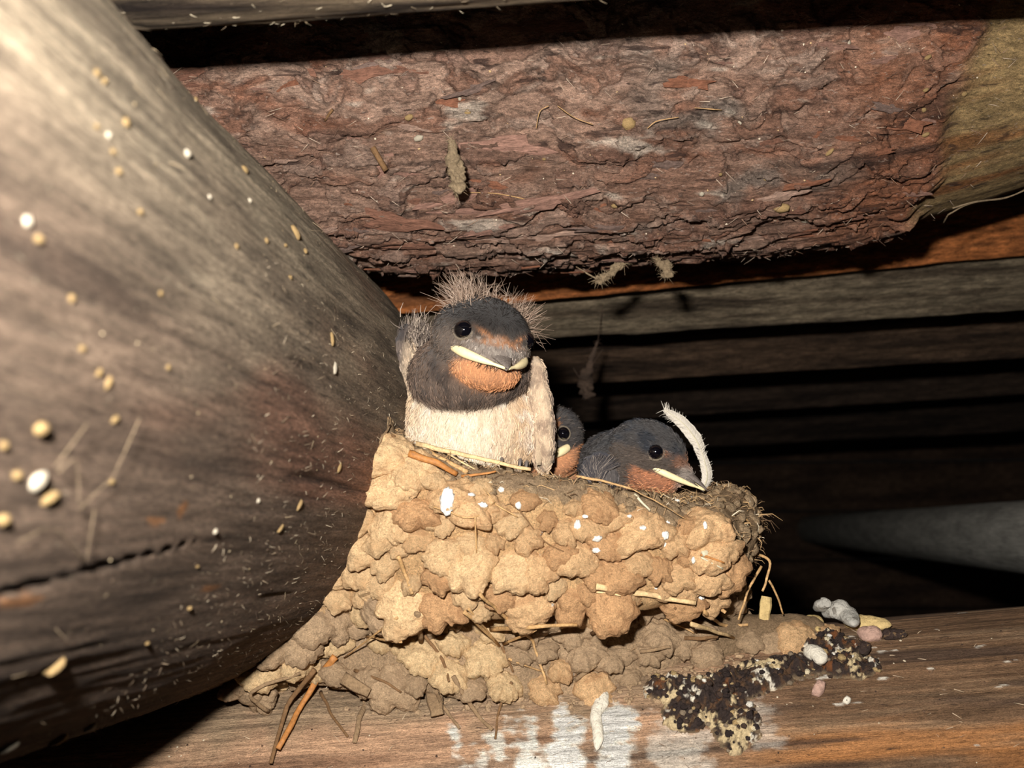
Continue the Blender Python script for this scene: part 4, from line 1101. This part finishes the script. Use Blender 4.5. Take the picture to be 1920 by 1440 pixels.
# ------------------------------------------------------------------ loose white feathers behind the right-hand chick
def feather(pix, ydep, wid, label, seed):
    sp = bez([P(x, y, ydep + 0.15 * k) for k, (x, y) in enumerate(pix)], 14); m = len(sp)
    t = np.linspace(0, 1, m); T = unit(np.gradient(sp, axis=0)); sd = unit(np.cross(T, A(0.25, -1, 0.1)))
    r = root('feather', label, 'feather', sp[0], group='white feathers behind the chick')
    V, F = tube(sp, np.linspace(0.035, 0.01, m), 6)
    add('shaft', V, F, MT['quill'], r)
    # two webs of the vane with depth, cupped, ragged at the end
    for sgn in (-1, 1):
        w = wid * np.sin(np.clip(0.10 + t * 0.86, 0, 1) * np.pi) ** 0.6 * (1 + 0.22 * noise(np.stack([t * 9, t * 0 + seed + sgn, t * 0], 1)))
        q = np.linspace(0, 1, 6)
        top_ = sp[:, None] + sgn * sd[:, None] * (w[:, None] * q)[..., None] + A(0, 0.10, 0) * (q ** 2)[None, :, None] + T[:, None] * (0.35 * w[:, None] * q)[..., None]
        Vt = top_.reshape(-1, 3); Vb = Vt + A(0, 0.025, 0)
        Fq = grid_faces(m, 6, False); k = len(Vt)
        Fa = Fq.tolist() + (Fq[:, ::-1] + k).tolist()
        edge = [i * 6 + 5 for i in range(m)]
        Fa += [[edge[i], edge[i + 1], edge[i + 1] + k, edge[i] + k] for i in range(m - 1)]
        add('vane', np.concatenate([Vt, Vb]), Fa, MT['white_feather'], r)
    n = 90
    k = rng.integers(4, m, n); sg = np.where(rng.random(n) < .5, -1, 1)
    p0 = sp[k]; d = unit(sd[k] * sg[:, None] + T[k] * rng.uniform(0.4, 1.2, (n, 1)) + rng.normal(size=(n, 3)) * 0.1)
    Ls = wid * rng.uniform(0.9, 1.5, (n, 1))
    Vs, Fs = strands(p0, p0 + d * Ls * .5, p0 + d * Ls, np.full(n, 0.012))
    add('barbs', Vs, Fs, MT['white_feather'], r, kind='stuff')
feather([(1316, 862), (1308, 830), (1282, 795), (1246, 768)], 42.6, 0.27, 'white feather curling up behind the crown of the right-hand chick', 1.0)
feather([(1318, 918), (1326, 895), (1322, 868), (1314, 842)], 42.0, 0.22, 'short white feather upright behind the bill tip of the right-hand chick', 4.0)

# ------------------------------------------------------------------ droppings on the beam
def on_beam(px, py):
    h, n = march(beam.f, px, py)
    return (h, n) if h is not None else (P(px, py, 41.5), A(0, -0.3, 1))
def dropping(name, label, pix, rads, mat, seed, lift=0.1):
    pts = []
    for (x, y) in pix:
        h, n = on_beam(x, y); pts.append(h + n * lift)
    c = bez(pts, 8); m = len(c)
    tq = np.linspace(-1, 1, m); R = np.interp(np.linspace(0, 1, m), np.linspace(0, 1, len(rads)), rads) * np.sqrt(np.clip(1.02 - tq ** 6, 0.02, 1))
    bvv, Fv = tube(c, R, 18, 0.75, A(0, -0.6, 0.8))
    bvv = bvv + unit(bvv - c[np.repeat(np.arange(m), 18)]) * (0.35 * np.repeat(R, 18) * fbm(bvv * 2.6 + seed, 3))[:, None]
    return add(name, bvv, Fv, MT[mat], base=pts[0], label=label, cat='dropping', group='bird droppings on the cross beam')
dropping('dropping', 'long whitish stick-like dropping hanging down the front of the beam', [(1136, 1292), (1128, 1320), (1118, 1345), (1122, 1380), (1119, 1410)], [0.22, 0.24, 0.2, 0.2, 0.12], 'drop_white', 1)
dropping('dropping', 'grey-white twisted dropping on top of the crusty heap', [(1546, 1172), (1568, 1166), (1590, 1178), (1604, 1196)], [0.3, 0.42, 0.4, 0.25], 'drop_grey', 2, 0.5)
dropping('dropping', 'pale upright lump at the left end of the grey twisted dropping', [(1536, 1172), (1543, 1160), (1550, 1152)], [0.25, 0.3, 0.15], 'drop_grey', 3, 0.6)
dropping('dropping', 'flat ochre-yellow dropping lying along the crest of the beam', [(1582, 1176), (1615, 1176), (1655, 1178), (1672, 1180)], [0.2, 0.34, 0.26, 0.12], 'drop_yellow', 4, 0.15)
dropping('dropping', 'pinkish dropping pointing right beyond the heap', [(1608, 1190), (1632, 1196), (1655, 1197)], [0.2, 0.36, 0.24], 'drop_pink', 5, 0.15)
dropping('dropping', 'dark pointed dropping, tail of the pinkish one on the right', [(1655, 1197), (1680, 1194), (1702, 1195)], [0.26, 0.24, 0.12], 'drop_dark', 6, 0.12)
dropping('dropping', 'white curled dropping in the middle of the black crust', [(1512, 1228), (1530, 1240), (1543, 1256)], [0.25, 0.34, 0.22], 'drop_white', 7, 0.3)
dropping('dropping', 'round black dropping at the right end of the heap', [(1612, 1224), (1632, 1228)], [0.3, 0.26], 'drop_dark', 8, 0.25)
dropping('dropping', 'yellowish ring-shaped dropping left of the grey twisted one', [(1512, 1198), (1522, 1180), (1536, 1182), (1534, 1200)], [0.2, 0.22, 0.2, 0.15], 'drop_yellow', 9, 0.35)
dropping('dropping', 'brown oval dropping below the crust on the orange wood', [(1525, 1290), (1545, 1298)], [0.32, 0.3], 'drop_pink', 10, 0.05)
dropping('dropping', 'small pale dropping stuck to the wood right of the brown oval one', [(1582, 1310), (1594, 1318)], [0.16, 0.14], 'drop_white', 11, 0.02)
dropping('dropping', 'small dark dropping with a thin drip on the nest foot, left of the crust', [(1268, 1196), (1272, 1212), (1276, 1226)], [0.14, 0.16, 0.08], 'drop_dark', 12, 0.5)
# the crust itself: dried, cracked, black and cream, with loose grains that nobody could count
CB = [(uv_of(beam, *p, 20), ru, rv) for p, ru, rv in [((1255, 1290), 1.0, 0.75), ((1320, 1310), 1.3, 1.2), ((1370, 1345), 1.0, 1.3), ((1430, 1262), 1.2, 0.8), ((1500, 1245), 1.2, 0.8),
      ((1590, 1245), 1.2, 0.75), ((1555, 1210), 1.3, 0.9), ((1480, 1200), 1.2, 0.8), ((1380, 1280), 1.2, 0.9), ((1290, 1340), 0.9, 0.8)]]
def crust_mask(U, V, X):
    m = np.full(U.shape, -9.0)
    for (u0, v0), ru, rv in CB:
        dv = ((V - v0 + np.pi) % (2 * np.pi) - np.pi) * beam.R
        m = np.maximum(m, 1 - ((U - u0) / ru) ** 2 - (dv / rv) ** 2)
    return m + 0.9 * fbm(X * 1.3 + 7, 4, 0.6)
cu = [q[0][0] for q in CB]; cv = [q[0][1] for q in CB]
U, V = np.meshgrid(np.arange(min(cu) - 2, max(cu) + 2, 0.045), np.arange(min(cv) - 0.35, max(cv) + 0.35, 0.0065), indexing='ij')
X = np.stack([U, beam.R * np.cos(V), beam.R * np.sin(V)], -1)
mk = crust_mask(U, V, X)
lump = fbm(X * 2.2 + 90, 4, 0.6); fine = fbm(X * 7 + 33, 3)
hh = beam_h(U, V, X)[0] + np.where(mk > 0, 0.02 + 0.5 * sstep(0, 1.0, mk) * (0.55 + 1.1 * lump + 0.35 * fine), -0.2)
cc = np.ones(U.shape + (3,)) * lin(52, 40, 35)
cc = mixc(cc, lin(86, 62, 42), sstep(0.0, 0.2, fbm(X * 3 + 41, 3)))
cc = mixc(cc, lin(120, 72, 36), 0.8 * sstep(0.25, 0.32, fbm(X * 2.5 + 141, 3)))
cc = mixc(cc, lin(206, 184, 142), sstep(0.10, 0.16, fbm(X * 0.9 + 71, 5, 0.65)))
cc = mixc(cc, lin(228, 218, 198), sstep(0.17, 0.22, fbm(X * 1.2 + 11, 5, 0.65)))
cc = mixc(cc, lin(46, 34, 30), sstep(0.2, 0.26, fbm(X * 2.2 + 201, 4)))
cc = mixc(cc, lin(160, 136, 104), sstep(0.35, 0.05, mk) * 0.5)
nu_, nv_ = U.shape
Fq = grid_faces(nu_, nv_, False); keep = (mk.ravel()[Fq] > -0.12).any(1)
Vc = beam.surf(U, V, hh).reshape(-1, 3)
us = np.unique(Fq[keep]); rem = -np.ones(len(Vc), int); rem[us] = np.arange(len(us))
T_crust = root('droppings_crust', 'black and cream crust of old droppings beside the nest on the beam', 'droppings', A(8, 39, -10))
add('crust', Vc[us], rem[Fq[keep]][:, ::-1].copy(), MT['crust'], T_crust, cols=cc.reshape(-1, 3)[us])
kk = rng.choice(np.flatnonzero(mk.ravel() > 0.05), 300)
pos = Vc[kk]; nr = np.stack([0 * kk, np.cos(V.ravel()[kk]), np.sin(V.ravel()[kk])], 1) @ beam.M.T
Vl, Fl = lumps(pos, nr, rng.uniform(0.03, 0.13, len(kk)), 2)
CR = np.array([lin(44, 33, 30), lin(66, 50, 40), lin(214, 200, 168), lin(170, 144, 100), lin(232, 226, 212), lin(132, 116, 96)])
add('grains', Vl, Fl, MT['crust'], T_crust, cols=np.repeat(CR[rng.choice(6, len(kk), p=[.42, .26, .08, .08, .06, .10])], 42, 0), kind='stuff')
# dirt crumbled from the nest along its foot
pos, nr = [], []
for _ in range(700):
    x = random.uniform(470, 1420); y = random.uniform(1225, 1330) - (x - 960) * 0.035
    h, nn = on_beam(x, y)
    if h is None or nest_f(h) < 0: continue
    pos.append(h); nr.append(nn)
Vl, Fl = lumps(np.array(pos), np.array(nr), rng.uniform(0.02, 0.12, len(pos)) , 2)
add('mud_crumbs', Vl, Fl, MT['mud_grey'], base=A(0, 39.5, -10.8), kind='stuff', label='grey-brown mud crumbs scattered along the foot of the nest', cat='dirt')
# chip standing behind the straws
V, F = tube(bez([P(1434, 1200, 40.6), P(1433, 1150, 40.6), P(1436, 1118, 40.7)], 5), [0.26, 0.25, 0.22, 0.22, 0.2], 7, 0.6)
V += 0.07 * np.stack([noise(V * 2 + 1), noise(V * 2 + 9), noise(V * 2 + 19)], 1)
add('wood_chip', V, F, MT['drop_yellow'], base=P(1434, 1165, 40.6), smooth=False, label='small upright pale chip at the back right of the nest foot', cat='wood chip')

# ------------------------------------------------------------------ grains, fibres and webs on the timbers
gm = []
for k in range(4):
    V, F = ico(2); o = A(3.0 * k, 7, 1)
    V = V * (1 + 0.35 * noise(V * 1.4 + o)[:, None]) * A(1, 0.7 + 0.25 * (k % 2), 0.7)
    gm.append(new_mesh('grain', V, F, MT['cream_speck' if k < 3 else 'white_speck']))
def grains(thing, log, hf, lst):
    for (x, y, r, asp, ang) in lst:
        h, n = march(log.f, x, y, 8, 60)
        if h is None: continue
        q = log.loc(h); v = math.atan2(q[2] - log.bow(q[0])[1], q[1] - log.bow(q[0])[0])
        h, n = on_log(log, hf, float(q[0]), v)
        R = frame(n); ca, sa = math.cos(ang), math.sin(ang)
        R = R @ np.array([[ca, -sa, 0], [sa, ca, 0], [0, 0, 1]])
        rr = r / FPX * h[1]
        place('grain', gm[random.randrange(4)], thing, h + n * rr * 0.25, R, A(rr * asp, rr, rr))
grains(T_raf, rafter, rafter_h, [(86, 806, 20, 1, 0), (14, 838, 12, 1, 0), (78, 905, 18, 1.4, .6), (95, 935, 16, 1.5, .4), (40, 895, 13, 1, 0), (6, 975, 17, 1, 0),
    (55, 415, 11, 1, 0), (72, 448, 12, 1, 0), (185, 135, 8, 1.3, .8), (200, 150, 8, 1.3, .8), (208, 285, 8, 1, 0), (218, 322, 9, 1, 0), (182, 237, 7, 1, 0), (240, 228, 10, 1.2, .5),
    (352, 287, 9, 1, 0), (262, 397, 8, 1, 0), (205, 253, 7, 1, 0), (372, 182, 6, 1, 0), (396, 368, 5, 1, 0), (468, 376, 5, 1, 0), (460, 318, 8, 1.5, -.5), (554, 436, 9, 1.9, -1.1),
    (503, 450, 6, 1, 0), (535, 460, 5, 1, 0), (574, 470, 6, 1.3, 1), (446, 461, 6, 1, 0), (622, 636, 6, 2.4, 1.4), (630, 690, 6, 2.2, 1.3), (310, 550, 6, 1, 0), (212, 720, 9, 1.6, 1.2),
    (195, 700, 8, 1.3, 1.0), (402, 996, 6, 1, 0), (487, 940, 5, 1, 0), (357, 1142, 7, 1, 0), (561, 947, 6, 2.2, 1.1), (525, 990, 5, 2.2, 1.0), (376, 1066, 5, 1, 0), (107, 1385, 10, 2, 1.0),
    (168, 1362, 9, 1.5, .7), (15, 1400, 12, 2, .7), (105, 1250, 15, 1.6, 1.0), (90, 1262, 10, 1, 0), (275, 1205, 6, 1, 0), (640, 878, 5, 2.4, 1.2), (545, 520, 5, 1.4, 0), (160, 655, 9, 1, 0), (325, 690, 6, 1, 0),
    (228, 790, 9, 1.3, .5), (215, 905, 8, 1.1, 0), (140, 560, 9, 1, 0)])
grains(T_bark, bark, bark_h, [(768, 216, 6, 1.5, .4), (876, 210, 6, 1.2, 0), (785, 258, 6, 1.7, .3), (1178, 231, 13, 1.1, 0), (1462, 372, 13, 1.2, .2), (1735, 106, 6, 1.2, .6), (1727, 162, 5, 1.3, .5),
    (1808, 176, 5, 1.2, .4), (1728, 201, 5, 1, 0), (1733, 248, 6, 1.3, .5), (1551, 274, 6, 1.8, .9), (1387, 231, 5, 1, 0), (1588, 81, 5, 1.3, .8), (1349, 320, 4, 1, 0), (1433, 329, 4, 1, 0), (1314, 354, 5, 1, 0),
    (1510, 417, 5, 1.6, 0), (1152, 380, 7, 1, 0), (1020, 296, 4, 1, 0), (862, 186, 4, 1, 0), (1875, 378, 11, 2.0, 0)])
def fuzz(thing, log, hf, n, u0, u1, v0, v1, ln, wd, cols3, along=0.8, lift=0.35):
    u = rng.uniform(u0, u1, n); v = np.radians(rng.uniform(v0, v1, n))
    X = np.stack([u, log.R * np.cos(v), log.R * np.sin(v)], -1)
    h = hf(u[:, None], v[:, None], X[:, None])[0][:, 0]
    p = log.surf(u, v, h); nn = np.stack([0 * u, np.cos(v), np.sin(v)], 1) @ log.M.T
    tg = np.stack([0 * u, -np.sin(v), np.cos(v)], 1) @ log.M.T
    d = unit(log.x * along * rng.choice([-1, 1], n)[:, None] + tg * rng.normal(0, 0.5, n)[:, None] + nn * (lift * np.abs(rng.normal(0, 1, n)))[:, None])
    L = (ln * rng.uniform(0.3, 1.4, n))[:, None]
    Vs, Fs = strands(p, p + d * L * 0.5 + nn * 0.01, p + d * L, wd * rng.uniform(0.5, 1.4, n), 0.3)
    cc = np.array(cols3)[rng.choice(len(cols3), n)]
    return add('fibres', Vs, Fs, MT['attr'], thing, cols=np.repeat(cc, 6, 0), kind='stuff')
fuzz(T_raf, rafter, rafter_h, 2600, 26, 46, 165, 285, 0.17, 0.0065, [lin(140, 122, 100), lin(112, 96, 78), lin(176, 160, 136)], 0.8, 0.4)
fuzz(T_raf, rafter, rafter_h, 500, 20, 46, 100, 285, 0.3, 0.007, [lin(120, 104, 84), lin(70, 56, 46), lin(150, 132, 106)])
fuzz(T_bark, bark, bark_h, 1400, -16, 18, 165, 292, 0.4, 0.010, [lin(180, 160, 140), lin(140, 112, 92), lin(90, 68, 56)], 0.6, 0.3)
fuzz(T_beam, beam, beam_h, 500, -16, 20, 95, 190, 0.3, 0.010, [lin(190, 168, 140), lin(110, 88, 68)], 0.6, 0.25)
fuzz(T_top, top, top_h, 260, -12, 14, 180, 290, 0.18, 0.008, [lin(190, 176, 150), lin(110, 96, 78)], 0.7, 0.3)
def specks(thing, log, hf, n, u0, u1, v0, v1, s0, s1, cols3):
    u = rng.uniform(u0, u1, n); v = np.radians(rng.uniform(v0, v1, n))
    X = np.stack([u, log.R * np.cos(v), log.R * np.sin(v)], -1)
    h = hf(u[:, None], v[:, None], X[:, None])[0][:, 0]
    p = log.surf(u, v, h); nn = np.stack([0 * u, np.cos(v), np.sin(v)], 1) @ log.M.T
    Vl, Fl = lumps(p, nn, rng.uniform(s0, s1, n) ** 1.0, 1)
    add('specks', Vl, Fl, MT['attr'], thing, cols=np.repeat(np.array(cols3)[rng.choice(len(cols3), n)], len(Vl) // n, 0), kind='stuff')
specks(T_raf, rafter, rafter_h, 420, 18, 46, 95, 280, 0.010, 0.030, [lin(140, 122, 94), lin(170, 152, 122), lin(90, 74, 60)])
specks(T_bark, bark, bark_h, 350, -16, 17, 165, 285, 0.015, 0.05, [lin(216, 200, 176), lin(190, 160, 120), lin(120, 96, 82)])
specks(T_beam, beam, beam_h, 400, -16, 20, 95, 180, 0.012, 0.05, [lin(200, 186, 160), lin(96, 74, 58), lin(60, 46, 38)])
# spider threads with caught dust hanging on the rafter, far left
def web(name, label, threads, wd, mat, log=None, depth=None, lift=0.12):
    base = None; r = None
    for k, th in enumerate(threads):
        q = []
        for (x, y) in th:
            if log is not None:
                h, n = march(log.f, x, y, 8, 60)
                if h is not None: q.append(h + n * lift)
            else: q.append(P(x, y, depth))
        if len(q) < 2: continue
        c = bez(q, 6)
        if r is None: r = root(name, label, 'cobweb', c[0])
        V, F = tube(c, wd * (1 + 0.5 * noise(c * 3 + k)), 6)
        add('thread', V, F, MT[mat], r)
    return r
web('cobweb', 'dusty cobweb threads crossing the blurred rafter at far left', [[(20, 1010), (90, 985), (150, 1050)], [(150, 1050), (165, 950)], [(95, 880), (130, 860), (135, 950)], [(135, 950), (200, 890)], [(90, 870), (150, 790)], [(200, 890), (250, 780)]], 0.008, 'dust', rafter)
web('cobweb', 'pale rootlets and threads caught on the bark near the middle', [[(1005, 235), (1012, 205), (1028, 195)], [(1045, 195), (1075, 215), (1110, 228)], [(1212, 235), (1230, 222), (1270, 215)], [(1300, 198), (1350, 202)], [(870, 350), (930, 352), (985, 362)]], 0.018, 'straw', bark, None, 0.35)
web('cobweb', 'stringy threads trailing along the peeled right end of the bark log', [[(1930, 335), (1880, 356), (1815, 366), (1772, 388)], [(1772, 388), (1764, 404)], [(1780, 376), (1812, 366)]], 0.035, 'dust', bark, None, 0.35)

# --- dusty clumps hanging from the bark log
def clump(label, pix, depth, rads, seed, strings=(), mat='dust'):
    pts = [P(x, y, depth + 0.1 * k) for k, (x, y) in enumerate(pix)]
    r = root('dust_clump', label, 'dust clump', pts[0])
    c = bez(pts, 9); m = len(c); R = np.interp(np.linspace(0, 1, m), np.linspace(0, 1, len(rads)), rads)
    V, F = tube(c, R, 14, 0.8)
    V = V + unit(V - c[np.repeat(np.arange(m), 14)]) * (1.6 * np.repeat(R, 14) * fbm(V * 3.5 + seed, 3))[:, None]
    add('matted_dust', V, F, MT[mat], r)
    n = 170
    k = rng.integers(0, m, n); p0 = c[k]; d = unit(rng.normal(size=(n, 3))); L = rng.uniform(0.1, 0.45, (n, 1))
    Vs, Fs = strands(p0, p0 + d * L * .5, p0 + d * L + A(0, 0, -0.05), np.full(n, 0.012))
    add('wisps', Vs, Fs, MT[mat], r, kind='stuff')
    for s in strings:
        V, F = tube(bez([P(x, y, depth) for x, y in s], 6), 0.02, 6); add('thread', V, F, MT[mat], r)
clump('forked dusty clump hanging under the bark log, just right of the chick', [(1170, 494), (1150, 505), (1128, 524), (1118, 520)], 44.0, [0.10, 0.16, 0.22, 0.08], 2.0, [[(1080, 500), (1118, 522)], [(1098, 512), (1120, 524)]])
clump('small knotted dusty clump hanging under the bark log, right of the forked one', [(1232, 488), (1246, 496), (1252, 512), (1244, 520)], 44.0, [0.10, 0.2, 0.22, 0.14], 5.0)
clump('long grey clump of matted dust clinging to the bark log above the chick', [(846, 262), (850, 290), (856, 325), (858, 352), (854, 362)], 38.2, [0.10, 0.2, 0.32, 0.24, 0.08], 9.0)
clump('dim ragged clump of webs hanging among the roof boards behind the chicks', [(1120, 640), (1108, 680), (1098, 720), (1104, 745)], 62.0, [0.06, 0.2, 0.4, 0.3], 12.0, [[(1130, 655), (1100, 700)], [(1075, 690), (1098, 728)], [(1120, 645), (1127, 600), (1132, 560)]], 'dark')
clump('pale tuft of fluff caught on the timber at the top edge', [(552, 22), (570, 18), (590, 14)], 29.3, [0.10, 0.26, 0.12], 15.0)
# little sticks caught in the bark
for lab, a, b, w, mt in [('short dark bark splinter standing on the bark log, upper left', (612, 222), (628, 200), 0.05, 'twig'), ('reddish stub poking out of the bark beside the dust clump', (700, 270), (726, 306), 0.11, 'twig')]:
    pa_, n = march(bark.f, *a); pb2, n2 = march(bark.f, *b)
    V, F = tube(bez([pa_ + n * 0.3, pb2 + n2 * 0.55], 5), w, 8)
    add('splinter', V, F, MT[mt], base=pa_, label=lab, cat='splinter')
